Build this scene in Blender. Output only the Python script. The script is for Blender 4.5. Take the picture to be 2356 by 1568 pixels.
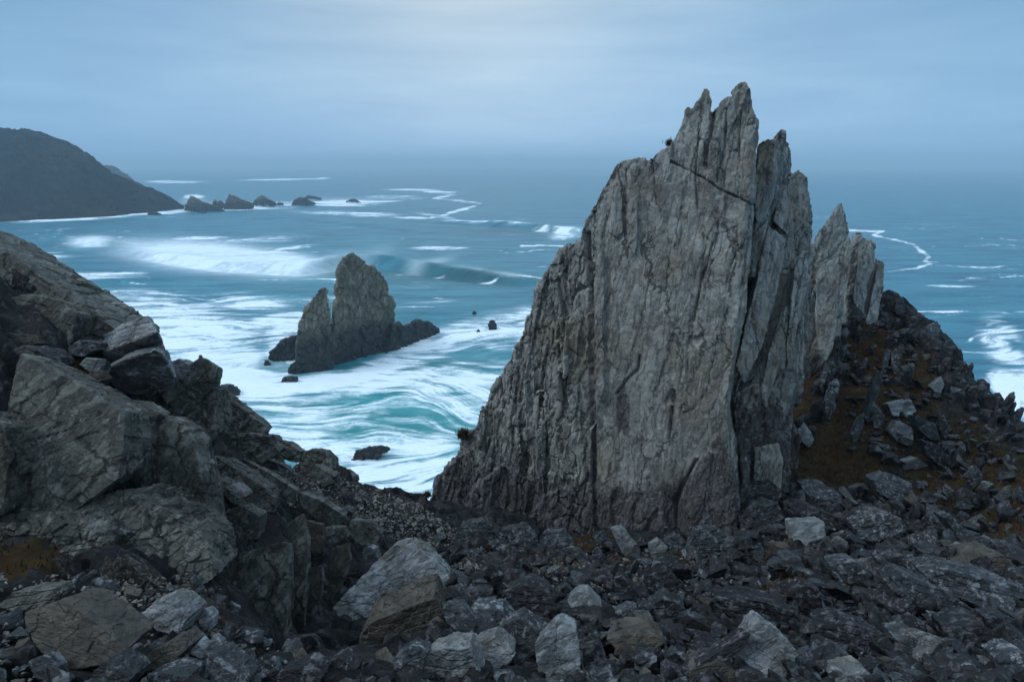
import bpy, bmesh, math, random
import numpy as np
from mathutils import Vector, Matrix, Euler
from mathutils.bvhtree import BVHTree
from mathutils.geometry import tessellate_polygon

for _o in list(bpy.data.objects): bpy.data.objects.remove(_o)
SC = bpy.context.scene
COL = SC.collection
H = 60.0                      # camera height above the sea
PITCH = math.radians(14.4)

# ------------------------------------------------------------------ camera
cd = bpy.data.cameras.new('camera'); cam = bpy.data.objects.new('camera', cd); COL.objects.link(cam)
cam.location = (0, 0, H); cam.rotation_euler = (math.radians(90) - PITCH, 0, 0)
cd.lens = 24.0; cd.sensor_width = 36.0; cd.clip_start = 0.1; cd.clip_end = 60000
SC.camera = cam

# ------------------------------------------------------------------ sky and light
SUN_EL, SUN_AZ = math.radians(44), math.radians(-104)      # azimuth from +Y, negative = left
world = bpy.data.worlds.new('World'); SC.world = world; world.use_nodes = True
nt = world.node_tree; nt.nodes.clear()
def N(t, typ, **kw):
    n = t.nodes.new(typ)
    for k, v in kw.items():
        if k.startswith('i_'):
            key = k[2:]
            key = int(key) if key.isdigit() else key.replace('_', ' ')
            n.inputs[key].default_value = v
        else: setattr(n, k, v)
    return n
def ramp(t, stops, fac=None, interp='LINEAR'):
    r = t.nodes.new('ShaderNodeValToRGB'); e = r.color_ramp.elements; r.color_ramp.interpolation = interp
    while len(e) < len(stops): e.new(0.5)
    for i, (p, c) in enumerate(stops):
        e[i].position = p; e[i].color = (c, c, c, 1) if isinstance(c, (int, float)) else (*c, 1)
    if fac is not None: t.links.new(fac, r.inputs[0])
    return r
def mixc(t, fac, a, b, mode='MIX'):
    m = t.nodes.new('ShaderNodeMix'); m.data_type = 'RGBA'; m.blend_type = mode
    for sock, v in ((m.inputs[0], fac), (m.inputs[6], a), (m.inputs[7], b)):
        if isinstance(v, bpy.types.NodeSocket): t.links.new(v, sock)
        elif isinstance(v, (int, float)): sock.default_value = v
        else: sock.default_value = (*v, 1)
    return m.outputs[2]
def math_(t, op, a, b=None, clamp=False):
    m = t.nodes.new('ShaderNodeMath'); m.operation = op; m.use_clamp = clamp
    for i, v in enumerate((a, b)):
        if v is None: continue
        if isinstance(v, bpy.types.NodeSocket): t.links.new(v, m.inputs[i])
        else: m.inputs[i].default_value = v
    return m.outputs[0]
sky = N(nt, 'ShaderNodeTexSky', sky_type='NISHITA', sun_disc=False, sun_elevation=SUN_EL, sun_rotation=SUN_AZ, altitude=60)
tc = N(nt, 'ShaderNodeTexCoord')
sep = N(nt, 'ShaderNodeSeparateXYZ'); nt.links.new(tc.outputs['Generated'], sep.inputs[0])
mp = N(nt, 'ShaderNodeMapping'); mp.inputs['Scale'].default_value = (1.0, 1.0, 5.0); nt.links.new(tc.outputs['Generated'], mp.inputs[0])
nz = N(nt, 'ShaderNodeTexNoise', i_Scale=1.7, i_Detail=5.0, i_Roughness=0.52, i_Distortion=0.35); nt.links.new(mp.outputs[0], nz.inputs['Vector'])
zs = math_(nt, 'ADD', sep.outputs[2], math_(nt, 'MULTIPLY', math_(nt, 'SUBTRACT', nz.outputs['Fac'], 0.5), 0.10))
rz = ramp(nt, [(0.0, (.43, .65, .95)), (0.05, (.44, .65, .92)), (0.12, (.46, .655, .89)), (0.18, (.38, .565, .79)), (0.25, (.48, .64, .80)), (0.42, (.62, .86, 1.08)), (1.0, (.82, 1.10, 1.44))], zs)
# a thin place in the cloud deck where the hidden sun glows
gd = Vector((-.075, .93, .36)).normalized()
vm = N(nt, 'ShaderNodeVectorMath', operation='DOT_PRODUCT'); nt.links.new(tc.outputs['Generated'], vm.inputs[0]); vm.inputs[1].default_value = gd
glow = math_(nt, 'POWER', math_(nt, 'MAXIMUM', vm.outputs['Value'], 0.0), 45.0)
c1 = mixc(nt, math_(nt, 'MULTIPLY', glow, 0.6), rz.outputs[0], (.95, .93, .90))
# cloud bands
mp2 = N(nt, 'ShaderNodeMapping'); mp2.inputs['Scale'].default_value = (1.2, 1.0, 9.0); mp2.inputs['Location'].default_value = (3.1, 0.4, 1.0); nt.links.new(tc.outputs['Generated'], mp2.inputs[0])
nz2 = N(nt, 'ShaderNodeTexNoise', i_Scale=2.3, i_Detail=7.0, i_Roughness=0.55, i_Distortion=0.5); nt.links.new(mp2.outputs[0], nz2.inputs['Vector'])
band = ramp(nt, [(0.32, (.88, .91, .945)), (0.5, (1, 1, 1)), (0.68, (1.13, 1.09, 1.06))], nz2.outputs['Fac'])
c2 = mixc(nt, 1.0, c1, band.outputs[0], 'MULTIPLY')
cv = N(nt, 'ShaderNodeVectorMath', operation='DOT_PRODUCT'); nt.links.new(tc.outputs['Generated'], cv.inputs[0]); cv.inputs[1].default_value = Vector((.0, 1, .12)).normalized()
side = math_(nt, 'POWER', math_(nt, 'MAXIMUM', cv.outputs['Value'], 0.0), 9.0)
sidec = mixc(nt, side, (.52, .70, .80), (.98, 1.01, .99)); lowm = ramp(nt, [(.28, 1.0), (.5, 0.0)], sep.outputs[2])
c2 = mixc(nt, lowm.outputs[0], c2, mixc(nt, 1.0, c2, sidec, 'MULTIPLY'))
c10 = N(nt, 'ShaderNodeVectorMath', operation='SCALE'); nt.links.new(c2, c10.inputs[0]); c10.inputs['Scale'].default_value = 10.0
csky = mixc(nt, 0.94, sky.outputs[0], c10.outputs[0])
bg = N(nt, 'ShaderNodeBackground', i_Strength=0.1); nt.links.new(csky, bg.inputs[0])
wo = N(nt, 'ShaderNodeOutputWorld'); nt.links.new(bg.outputs[0], wo.inputs[0])

sl = bpy.data.lights.new('sun', 'SUN'); sl.energy = 1.45; sl.angle = math.radians(18); sl.color = (.88, .95, 1.0)
so = bpy.data.objects.new('sun', sl); COL.objects.link(so)
sd = Vector((math.sin(SUN_AZ) * math.cos(SUN_EL), math.cos(SUN_AZ) * math.cos(SUN_EL), math.sin(SUN_EL)))
so.rotation_euler = (-sd).to_track_quat('-Z', 'Y').to_euler(); so.location = (0, 0, 120)

SC.view_settings.view_transform = 'Standard'; SC.view_settings.look = 'None'
SC.view_settings.exposure = 0.0; SC.view_settings.gamma = 1.0; SC.view_settings.use_curve_mapping = False
SC.render.engine = 'CYCLES'
SC.cycles.max_bounces = 6; SC.cycles.diffuse_bounces = 3; SC.cycles.glossy_bounces = 2; SC.cycles.volume_bounces = 0
SC.cycles.use_denoising = True

# ------------------------------------------------------------------ where a sight line meets the place
FPX = 1570.7; CX, CY = 1178.0, 784.0
cT, sT = math.cos(PITCH), math.sin(PITCH)
def ray(x, y):
    v = (CY - y) / FPX
    return Vector(((x - CX) / FPX, cT + sT * v, -sT + cT * v))
def D(x, y, Y):                       # point at forward distance Y metres
    r = ray(x, y); return Vector((r.x * Y / r.y, Y, H + r.z * Y / r.y))
def project(P):                       # world -> survey coordinates
    P = np.asarray(P, float); dz = P[..., 2] - H
    f = P[..., 1] * cT - dz * sT; u = P[..., 1] * sT + dz * cT
    f = np.maximum(f, 1e-3)
    return CX + FPX * P[..., 0] / f, CY - FPX * u / f

# ------------------------------------------------------------------ noise
def _h(ix, iy, iz, s):
    with np.errstate(over='ignore'):
        n = (ix.astype(np.uint32) * np.uint32(374761393) + iy.astype(np.uint32) * np.uint32(668265263) + iz.astype(np.uint32) * np.uint32(2147483647 - 61) + np.uint32(s * 2654435761 & 0xffffffff))
        n = (n ^ (n >> np.uint32(13))) * np.uint32(1274126177); n ^= n >> np.uint32(16)
        n = n * np.uint32(2246822519); n ^= n >> np.uint32(15)
    return n.astype(np.float32) / np.float32(4294967296.0)
def vn(P, s=0):
    P = np.asarray(P, np.float32); i = np.floor(P).astype(np.int64); f = P - i; f = f * f * f * (f * (f * 6 - 15) + 10)
    r = 0
    for dx in (0, 1):
        wx = f[:, 0] if dx else 1 - f[:, 0]
        for dy in (0, 1):
            wy = f[:, 1] if dy else 1 - f[:, 1]
            for dz in (0, 1):
                wz = f[:, 2] if dz else 1 - f[:, 2]
                r = r + wx * wy * wz * _h(i[:, 0] + dx, i[:, 1] + dy, i[:, 2] + dz, s)
    return r * 2 - 1
def fbm(P, o=4, s=0, g=.5, l=2.03):
    a = 1; r = 0; P = np.asarray(P, np.float32)
    for k in range(o):
        r = r + a * vn(P, s + k); a *= g; P = P * l + 7.3
    return r
def facet(P, s=0, slope=.8, jit=.9):
    """broken-rock relief: every cell is a tilted plane. returns height, crack distance"""
    P = np.asarray(P, np.float32); i = np.floor(P).astype(np.int64)
    b1 = np.full(len(P), 9e9, np.float32); b2 = b1.copy(); val = np.zeros(len(P), np.float32)
    for dx in (-1, 0, 1):
        for dy in (-1, 0, 1):
            for dz in (-1, 0, 1):
                a, b, c = i[:, 0] + dx, i[:, 1] + dy, i[:, 2] + dz
                q0 = P[:, 0] - (a + .5 + jit * (_h(a, b, c, s) - .5)); q1 = P[:, 1] - (b + .5 + jit * (_h(a, b, c, s + 1) - .5)); q2 = P[:, 2] - (c + .5 + jit * (_h(a, b, c, s + 2) - .5))
                d = q0 * q0 + q1 * q1 + q2 * q2
                m = d < b1; b2 = np.where(m, b1, np.minimum(b2, d))
                if m.any():
                    am, bm_, cm = a[m], b[m], c[m]
                    h = _h(am, bm_, cm, s + 3) * 2 - 1
                    gx = _h(am, bm_, cm, s + 4) * 2 - 1; gy = _h(am, bm_, cm, s + 5) * 2 - 1; gz = _h(am, bm_, cm, s + 6) * 2 - 1
                    val[m] = h + slope * (gx * q0[m] + gy * q1[m] + gz * q2[m])
                b1 = np.where(m, d, b1)
    return val, np.sqrt(b2) - np.sqrt(b1)
def sstep(a, b, x):
    t = np.clip((x - a) / (b - a), 0, 1); return t * t * (3 - 2 * t)

# ------------------------------------------------------------------ mesh helpers
def fast_mesh(name, V, F):
    V = np.ascontiguousarray(V, np.float32); F = np.ascontiguousarray(F, np.int32); k = F.shape[1]
    me = bpy.data.meshes.new(name); me.vertices.add(len(V)); me.vertices.foreach_set('co', V.ravel())
    me.loops.add(F.size); me.loops.foreach_set('vertex_index', F.ravel())
    me.polygons.add(len(F)); me.polygons.foreach_set('loop_start', np.arange(0, F.size, k, dtype=np.int32))
    me.polygons.foreach_set('loop_total', np.full(len(F), k, np.int32))
    me.update(calc_edges=True); me.validate(verbose=False)
    return me
def vnormals(V, F):
    n = np.zeros_like(V, dtype=np.float64)
    a = V[F[:, 0]]; c = V[F[:, 2]]; b = V[F[:, 1]]; d = V[F[:, 3]] if F.shape[1] == 4 else V[F[:, 0]]
    fn = np.cross(c - a, d - b) if F.shape[1] == 4 else np.cross(b - a, c - a)
    for k in range(F.shape[1]):
        for j in range(3): n[:, j] += np.bincount(F[:, k], fn[:, j], len(V))
    return n / (np.linalg.norm(n, axis=1, keepdims=True) + 1e-12)
def smooth_sharp(me, ang=None):
    me.polygons.foreach_set('use_smooth', np.ones(len(me.polygons), bool))
    if ang: me.set_sharp_from_angle(angle=math.radians(ang))
def attr(me, name, vals):
    a = me.attributes.new(name, 'FLOAT', 'POINT'); a.data.foreach_set('value', np.ascontiguousarray(vals, np.float32))
def link(name, me, mat, parent=None, base=True):
    """link mesh as object, origin moved to the middle of its base"""
    if base:
        co = np.empty(len(me.vertices) * 3, np.float32); me.vertices.foreach_get('co', co); co = co.reshape(-1, 3)
        o0 = np.array([(co[:, 0].min() + co[:, 0].max()) / 2, (co[:, 1].min() + co[:, 1].max()) / 2, co[:, 2].min()], np.float32)
        me.vertices.foreach_set('co', (co - o0).ravel()); me.update()
    o = bpy.data.objects.new(name, me); COL.objects.link(o)
    if mat: me.materials.append(mat)
    if base: o.location = [float(q) for q in o0]
    if parent is not None:
        o.parent = parent; o.location = o.location - parent.location
    return o
def tag(o, label, cat, group=None):
    o['label'] = label; o['category'] = cat
    if group: o['group'] = group
    return o
def empty(name, loc):
    o = bpy.data.objects.new(name, None); COL.objects.link(o); o.location = loc; return o
def grid_faces(nr, nc, off=0):
    i = np.arange(nr - 1)[:, None] * nc + np.arange(nc - 1)[None, :]
    return np.stack([i, i + 1, i + nc + 1, i + nc], -1).reshape(-1, 4) + off
# ------------------------------------------------------------------ materials
def new_mat(name):
    m = bpy.data.materials.new(name); m.use_nodes = True; t = m.node_tree; t.nodes.clear()
    out = N(t, 'ShaderNodeOutputMaterial'); p = N(t, 'ShaderNodeBsdfPrincipled'); t.links.new(p.outputs[0], out.inputs[0])
    return m, t, p
def rock_mat(name, dark, mid, light, lichen=(.42, .43, .40), stain=(.16, .10, .06), lich=.5, st=.5, scale=1.0, rough=.62, bump=.5, objspace=False, rot=(0, 0, 0), squash=(5, 5, .9), wet=0.35, tide_shade=None, vary=0.0, spec=.35, weather_shade=False, lth=.55, crack=0.0, cstretch=(1, 1, 1)):
    m, t, p = new_mat(name); L = t.links.new
    if objspace:
        tc = N(t, 'ShaderNodeTexCoord'); oi = N(t, 'ShaderNodeObjectInfo')
        mu = math_(t, 'MULTIPLY', oi.outputs['Random'], 91.0)
        va = N(t, 'ShaderNodeVectorMath', operation='ADD'); L(tc.outputs['Object'], va.inputs[0]); L(mu, va.inputs[1]); src = va.outputs[0]
    else:
        g = N(t, 'ShaderNodeNewGeometry'); src = g.outputs['Position']
    mr = N(t, 'ShaderNodeMapping'); mr.inputs['Rotation'].default_value = rot; mr.inputs['Scale'].default_value = (scale,) * 3; L(src, mr.inputs[0])
    ms = N(t, 'ShaderNodeMapping'); ms.inputs['Scale'].default_value = squash; L(mr.outputs[0], ms.inputs[0])
    n1 = N(t, 'ShaderNodeTexNoise', i_Scale=.7, i_Detail=6.0, i_Roughness=.6); L(mr.outputs[0], n1.inputs['Vector'])
    n2 = N(t, 'ShaderNodeTexNoise', i_Scale=1.0, i_Detail=7.0, i_Roughness=.62, i_Distortion=.4); L(ms.outputs[0], n2.inputs['Vector'])
    n3 = N(t, 'ShaderNodeTexNoise', i_Scale=14.0, i_Detail=6.0, i_Roughness=.7); L(mr.outputs[0], n3.inputs['Vector'])
    n4 = N(t, 'ShaderNodeTexNoise', i_Scale=2.6, i_Detail=9.0, i_Roughness=.72, i_Distortion=.6); L(mr.outputs[0], n4.inputs['Vector'])
    n5 = N(t, 'ShaderNodeTexNoise', i_Scale=.45, i_Detail=5.0, i_Roughness=.6); mo = N(t, 'ShaderNodeMapping'); mo.inputs['Location'].default_value = (17, 5, 9); L(mr.outputs[0], mo.inputs[0]); L(mo.outputs[0], n5.inputs['Vector'])
    s = math_(t, 'ADD', math_(t, 'MULTIPLY', n1.outputs['Fac'], .45), math_(t, 'ADD', math_(t, 'MULTIPLY', n2.outputs['Fac'], .35), math_(t, 'MULTIPLY', n3.outputs['Fac'], .20)))
    base = ramp(t, [(.36, dark), (.5, mid), (.62, light)], s).outputs[0]
    fs = ramp(t, [(.50, 0.0), (.66, st)], n5.outputs['Fac']).outputs[0]
    base = mixc(t, fs, base, mixc(t, n3.outputs['Fac'], tuple(c * .5 for c in stain), stain))
    fl = ramp(t, [(lth, 0.0), (lth + .07, lich)], n4.outputs['Fac']).outputs[0]
    base = mixc(t, fl, base, lichen)
    # thin dark seams following the bedding
    sm = ramp(t, [(.0, 1.0), (.035, 0.0)], math_(t, 'ABSOLUTE', math_(t, 'SUBTRACT', n2.outputs['Fac'], .5))).outputs[0]
    base = mixc(t, math_(t, 'MULTIPLY', sm, .45), base, tuple(c * .35 for c in dark))
    if weather_shade:                           # old dark weathering on the lower rock, flecked with pale chips; fins add painted shade
        wa = N(t, 'ShaderNodeAttribute', attribute_name='weather_shade')
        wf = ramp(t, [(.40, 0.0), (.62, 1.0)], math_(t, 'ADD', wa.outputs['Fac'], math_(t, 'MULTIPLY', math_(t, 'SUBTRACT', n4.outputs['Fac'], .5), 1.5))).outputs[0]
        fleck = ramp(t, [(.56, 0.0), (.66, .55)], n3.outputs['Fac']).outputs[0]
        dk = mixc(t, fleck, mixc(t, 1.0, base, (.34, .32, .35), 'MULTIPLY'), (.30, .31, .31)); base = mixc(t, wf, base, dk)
    if vary:
        base = mixc(t, 1.0, base, ramp(t, [(0.0, 1 - vary), (.75, 1.0), (1.0, 1 + vary * .9)], oi.outputs['Random']).outputs[0], 'MULTIPLY')
    ck = None
    if crack:                             # open joints: warped cell borders
        mc = N(t, 'ShaderNodeMapping'); mc.inputs['Scale'].default_value = cstretch; L(mr.outputs[0], mc.inputs[0])
        wv = N(t, 'ShaderNodeVectorMath', operation='MULTIPLY_ADD'); L(n4.outputs['Color'], wv.inputs[0]); wv.inputs[1].default_value = (.55,) * 3; L(mc.outputs[0], wv.inputs[2])
        vo = N(t, 'ShaderNodeTexVoronoi', feature='DISTANCE_TO_EDGE', i_Scale=crack, i_Randomness=1.0); L(wv.outputs[0], vo.inputs['Vector'])
        ck = ramp(t, [(.0, 1.0), (.022, 0.0)], vo.outputs['Distance']).outputs[0]
        ck = math_(t, 'MULTIPLY', ck, ramp(t, [(.42, 0.0), (.52, 1.0)], n1.outputs['Fac']).outputs[0])
        base = mixc(t, math_(t, 'MULTIPLY', ck, .8), base, tuple(c * .2 for c in dark))
    if tide_shade:                              # black weed and lichen belt, carried higher to paint in the stack's shaded base
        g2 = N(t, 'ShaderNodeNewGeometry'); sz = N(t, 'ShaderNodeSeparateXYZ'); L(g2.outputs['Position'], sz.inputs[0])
        zz = math_(t, 'ADD', math_(t, 'DIVIDE', sz.outputs[2], tide_shade), math_(t, 'MULTIPLY', math_(t, 'SUBTRACT', n5.outputs['Fac'], .5), 1.2))
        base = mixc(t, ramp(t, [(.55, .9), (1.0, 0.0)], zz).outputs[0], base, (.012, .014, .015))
    L(base, p.inputs['Base Color'])
    rr = ramp(t, [(.35, max(.2, rough - wet)), (.65, min(1, rough + .2))], n4.outputs['Fac']).outputs[0]; L(rr, p.inputs['Roughness'])
    p.inputs['Specular IOR Level'].default_value = spec
    hb = math_(t, 'ADD', math_(t, 'MULTIPLY', n3.outputs['Fac'], .55), math_(t, 'ADD', math_(t, 'MULTIPLY', n2.outputs['Fac'], 1.0), math_(t, 'MULTIPLY', n4.outputs['Fac'], .7)))
    hb = math_(t, 'SUBTRACT', hb, math_(t, 'MULTIPLY', sm, .25))
    if ck is not None: hb = math_(t, 'SUBTRACT', hb, math_(t, 'MULTIPLY', ck, .6))
    b = N(t, 'ShaderNodeBump', i_Strength=bump, i_Distance=.09 / scale); L(hb, b.inputs['Height']); L(b.outputs[0], p.inputs['Normal'])
    return m
M_CRAG = rock_mat('crag_slate', (.10, .098, .088), (.245, .24, .215), (.36, .352, .32), lichen=(.45, .45, .40), stain=(.24, .18, .105), lich=.5, st=.6, scale=1.0, squash=(2.6, 2.6, .75), rot=(0, math.radians(-5), 0), bump=.9, weather_shade=True, crack=.9, cstretch=(1, 1, .22))
M_LEFT = rock_mat('cliff_stone', (.016, .016, .014), (.070, .072, .058), (.155, .155, .13), lichen=(.23, .23, .205), stain=(.034, .028, .018), lich=.55, st=.6, scale=1.6, rot=(.5, .9, .3), squash=(1, 1, 3.2), bump=1.0, crack=.55, cstretch=(1, .7, 1), lth=.53)
M_BLOCK = rock_mat('pale_block_stone', (.022, .022, .022), (.075, .075, .072), (.17, .17, .168), lichen=(.30, .31, .30), stain=(.08, .06, .038), lich=.5, st=.4, scale=2.2, objspace=True, rot=(.3, .4, .1), squash=(1, 1, 4), vary=.35)
M_PALE = rock_mat('pale_stone', (.030, .032, .033), (.15, .155, .155), (.34, .35, .355), lichen=(.36, .37, .36), stain=(.12, .095, .055), lich=.5, st=.5, scale=2.2, objspace=True, rot=(.3, .4, .1), squash=(1, 1, 4), bump=.7)
M_GRAVEL = rock_mat('gravel_stone', (.03, .028, .025), (.115, .107, .094), (.28, .265, .24), lich=.3, st=.3, scale=4)
M_SLATE = rock_mat('purple_slate', (.002, .0016, .0022), (.0088, .0068, .009), (.036, .030, .036), lichen=(.20, .20, .205), stain=(.032, .020, .013), lich=.6, lth=.525, st=.3, scale=2.4, objspace=True, rot=(.1, .2, .1), squash=(1, 1, 6), rough=.62, vary=.5, spec=.28)
M_GREY = rock_mat('grey_slate', (.006, .007, .008), (.026, .029, .032), (.082, .088, .094), lichen=(.27, .28, .29), stain=(.045, .034, .022), lich=.6, lth=.53, st=.3, scale=2.4, objspace=True, rot=(.1, .3, .1), squash=(1, 1, 5), rough=.62, vary=.45, spec=.28)
M_BROWN = rock_mat('brown_stone', (.018, .015, .012), (.05, .041, .030), (.09, .076, .058), lichen=(.028, .031, .028), stain=(.075, .05, .028), lich=.8, st=.6, scale=2.0, objspace=True, squash=(1, 1, 3))
M_STACK = rock_mat('stack_rock', (.05, .045, .032), (.165, .145, .10), (.30, .26, .185), lichen=(.34, .31, .23), stain=(.13, .10, .055), lich=.3, st=.5, scale=.28, rot=(0, .1, 0), squash=(2.5, 2.5, 1.2), bump=.9, tide_shade=14.0, crack=1.3, cstretch=(1, 1, .7))
M_FAR = rock_mat('headland_rock', (.003, .004, .004), (.012, .014, .012), (.034, .035, .026), lichen=(.06, .06, .035), stain=(.05, .05, .02), lich=.4, st=.6, scale=.03, squash=(1, 1, 2), bump=1.0, spec=0.0, crack=1.0)

def ground_mat():
    m, t, p = new_mat('ground_cover'); L = t.links.new
    g = N(t, 'ShaderNodeNewGeometry'); src = g.outputs['Position']
    a = N(t, 'ShaderNodeAttribute', attribute_name='moss'); v = N(t, 'ShaderNodeAttribute', attribute_name='gravel')
    n1 = N(t, 'ShaderNodeTexNoise', i_Scale=1.3, i_Detail=8.0, i_Roughness=.65); L(src, n1.inputs['Vector'])
    n3 = N(t, 'ShaderNodeTexNoise', i_Scale=16.0, i_Detail=6.0, i_Roughness=.75); L(src, n3.inputs['Vector'])
    n4 = N(t, 'ShaderNodeTexNoise', i_Scale=4.0, i_Detail=8.0, i_Roughness=.7); L(src, n4.inputs['Vector'])
    rock = ramp(t, [(.36, (.006, .006, .0065)), (.5, (.018, .018, .018)), (.64, (.045, .045, .045))], math_(t, 'ADD', math_(t, 'MULTIPLY', n1.outputs['Fac'], .5), math_(t, 'MULTIPLY', n3.outputs['Fac'], .5))).outputs[0]
    fl = ramp(t, [(.56, 0.0), (.64, .5)], n4.outputs['Fac']).outputs[0]
    rock = mixc(t, fl, rock, (.12, .12, .12))
    moss = ramp(t, [(.35, (.015, .009, .005)), (.48, (.040, .022, .011)), (.58, (.045, .033, .014)), (.70, (.075, .036, .017))], math_(t, 'ADD', math_(t, 'MULTIPLY', n4.outputs['Fac'], .6), math_(t, 'MULTIPLY', n1.outputs['Fac'], .4))).outputs[0]
    grav = ramp(t, [(.40, (.012, .010, .009)), (.52, (.045, .038, .031)), (.68, (.20, .185, .165))], n3.outputs['Fac']).outputs[0]
    f = math_(t, 'ADD', a.outputs['Fac'], math_(t, 'MULTIPLY', math_(t, 'SUBTRACT', n4.outputs['Fac'], .5), 1.6))
    fm = ramp(t, [(.42, 0.0), (.58, 1.0)], f).outputs[0]
    fg = ramp(t, [(.42, 0.0), (.58, 1.0)], math_(t, 'ADD', v.outputs['Fac'], math_(t, 'MULTIPLY', math_(t, 'SUBTRACT', n1.outputs['Fac'], .5), 1.2))).outputs[0]
    c = mixc(t, fg, rock, grav); c = mixc(t, fm, c, moss); L(c, p.inputs['Base Color'])
    rr = ramp(t, [(0.0, .6), (1.0, .95)], fm).outputs[0]; L(rr, p.inputs['Roughness']); p.inputs['Specular IOR Level'].default_value = .08
    b = N(t, 'ShaderNodeBump', i_Strength=.7, i_Distance=.06); L(math_(t, 'ADD', n3.outputs['Fac'], n4.outputs['Fac']), b.inputs['Height']); L(b.outputs[0], p.inputs['Normal'])
    return m
M_GROUND = ground_mat()

def sea_mat():
    m, t, p = new_mat('sea_water'); L = t.links.new
    g = N(t, 'ShaderNodeNewGeometry'); src = g.outputs['Position']
    fo = N(t, 'ShaderNodeAttribute', attribute_name='foam'); tl = N(t, 'ShaderNodeAttribute', attribute_name='teal')
    sk = N(t, 'ShaderNodeAttribute', attribute_name='streak'); so_ = N(t, 'ShaderNodeAttribute', attribute_name='soft')
    deep = mixc(t, tl.outputs['Fac'], (.003, .078, .142), (.012, .19, .205))
    n = N(t, 'ShaderNodeTexNoise', i_Scale=.06, i_Detail=6.0, i_Roughness=.65); ms = N(t, 'ShaderNodeMapping'); ms.inputs['Scale'].default_value = (.35, 1.6, 1); L(src, ms.inputs[0]); L(ms.outputs[0], n.inputs['Vector'])
    deep = mixc(t, ramp(t, [(.38, 0.0), (.60, .9)], n.outputs['Fac']).outputs[0], deep, mixc(t, tl.outputs['Fac'], (.023, .175, .257), (.05, .29, .31)))
    wave_shade = N(t, 'ShaderNodeAttribute', attribute_name='clear'); deep = mixc(t, math_(t, 'MULTIPLY', wave_shade.outputs['Fac'], .85), deep, (.002, .060, .075))  # darkens the swell faces: their weaker sky reflection painted into the water colour
    fa = N(t, 'ShaderNodeTexNoise', i_Scale=.16, i_Detail=9.0, i_Roughness=.68, i_Distortion=1.1); mf = N(t, 'ShaderNodeMapping'); mf.inputs['Scale'].default_value = (.55, 1, 1); mf.inputs['Rotation'].default_value = (0, 0, .2); L(src, mf.inputs[0]); L(mf.outputs[0], fa.inputs['Vector'])
    fb = N(t, 'ShaderNodeTexNoise', i_Scale=.42, i_Detail=7.0, i_Roughness=.6, i_Distortion=1.6); L(mf.outputs[0], fb.inputs['Vector'])
    ridge = math_(t, 'SUBTRACT', 1.0, math_(t, 'MULTIPLY', math_(t, 'ABSOLUTE', math_(t, 'SUBTRACT', fb.outputs['Fac'], .5)), 7.0), True)
    d2 = math_(t, 'MINIMUM', math_(t, 'MULTIPLY', fo.outputs['Fac'], 2.2), 1.0)
    var = math_(t, 'ADD', math_(t, 'MULTIPLY', math_(t, 'SUBTRACT', fa.outputs['Fac'], .5), 1.7), math_(t, 'ADD', math_(t, 'MULTIPLY', sk.outputs['Fac'], .25), math_(t, 'MULTIPLY', ridge, .20)))
    q = math_(t, 'ADD', math_(t, 'MULTIPLY', fo.outputs['Fac'], 1.32), math_(t, 'MULTIPLY', var, d2))
    q = math_(t, 'ADD', q, -.17)
    ff = math_(t, 'ADD', math_(t, 'MULTIPLY', ramp(t, [(.05, 0.0), (.90, 1.0)], q, 'EASE').outputs[0], .62), math_(t, 'MULTIPLY', ramp(t, [(.5, 0.0), (1.0, 1.0)], q, 'EASE').outputs[0], .34))
    sf = math_(t, 'MULTIPLY', so_.outputs['Fac'], math_(t, 'ADD', math_(t, 'ADD', .90, math_(t, 'MULTIPLY', math_(t, 'SUBTRACT', fa.outputs['Fac'], .5), 1.1)), math_(t, 'MULTIPLY', sk.outputs['Fac'], .10)), True)
    sf = math_(t, 'MINIMUM', sf, .95)
    ff = math_(t, 'MAXIMUM', ff, sf)
    c = mixc(t, ff, deep, (.80, .88, .92)); L(c, p.inputs['Base Color'])
    rr = ramp(t, [(0.0, .34), (.6, .85)], ff).outputs[0]; L(rr, p.inputs['Roughness']); p.inputs['Specular IOR Level'].default_value = .34
    p.inputs['IOR'].default_value = 1.33
    nb = N(t, 'ShaderNodeTexNoise', i_Scale=.35, i_Detail=5.0, i_Roughness=.6); ms2 = N(t, 'ShaderNodeMapping'); ms2.inputs['Scale'].default_value = (.45, 1, 1); L(src, ms2.inputs[0]); L(ms2.outputs[0], nb.inputs['Vector'])
    b = N(t, 'ShaderNodeBump', i_Strength=.8, i_Distance=1.1); L(nb.outputs['Fac'], b.inputs['Height']); L(b.outputs[0], p.inputs['Normal'])
    return m
M_SEA = sea_mat()
def grass_mat():
    m, t, p = new_mat('dry_grass_blades'); L = t.links.new
    g = N(t, 'ShaderNodeNewGeometry')
    n = N(t, 'ShaderNodeTexNoise', i_Scale=.9, i_Detail=6.0); L(g.outputs['Position'], n.inputs['Vector'])
    r = ramp(t, [(.35, (.042, .021, .010)), (.5, (.072, .040, .017)), (.62, (.052, .044, .018))], n.outputs['Fac'])
    L(r.outputs[0], p.inputs['Base Color']); p.inputs['Roughness'].default_value = .9; p.inputs['Specular IOR Level'].default_value = .1
    return m
M_GRASS = grass_mat()
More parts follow.
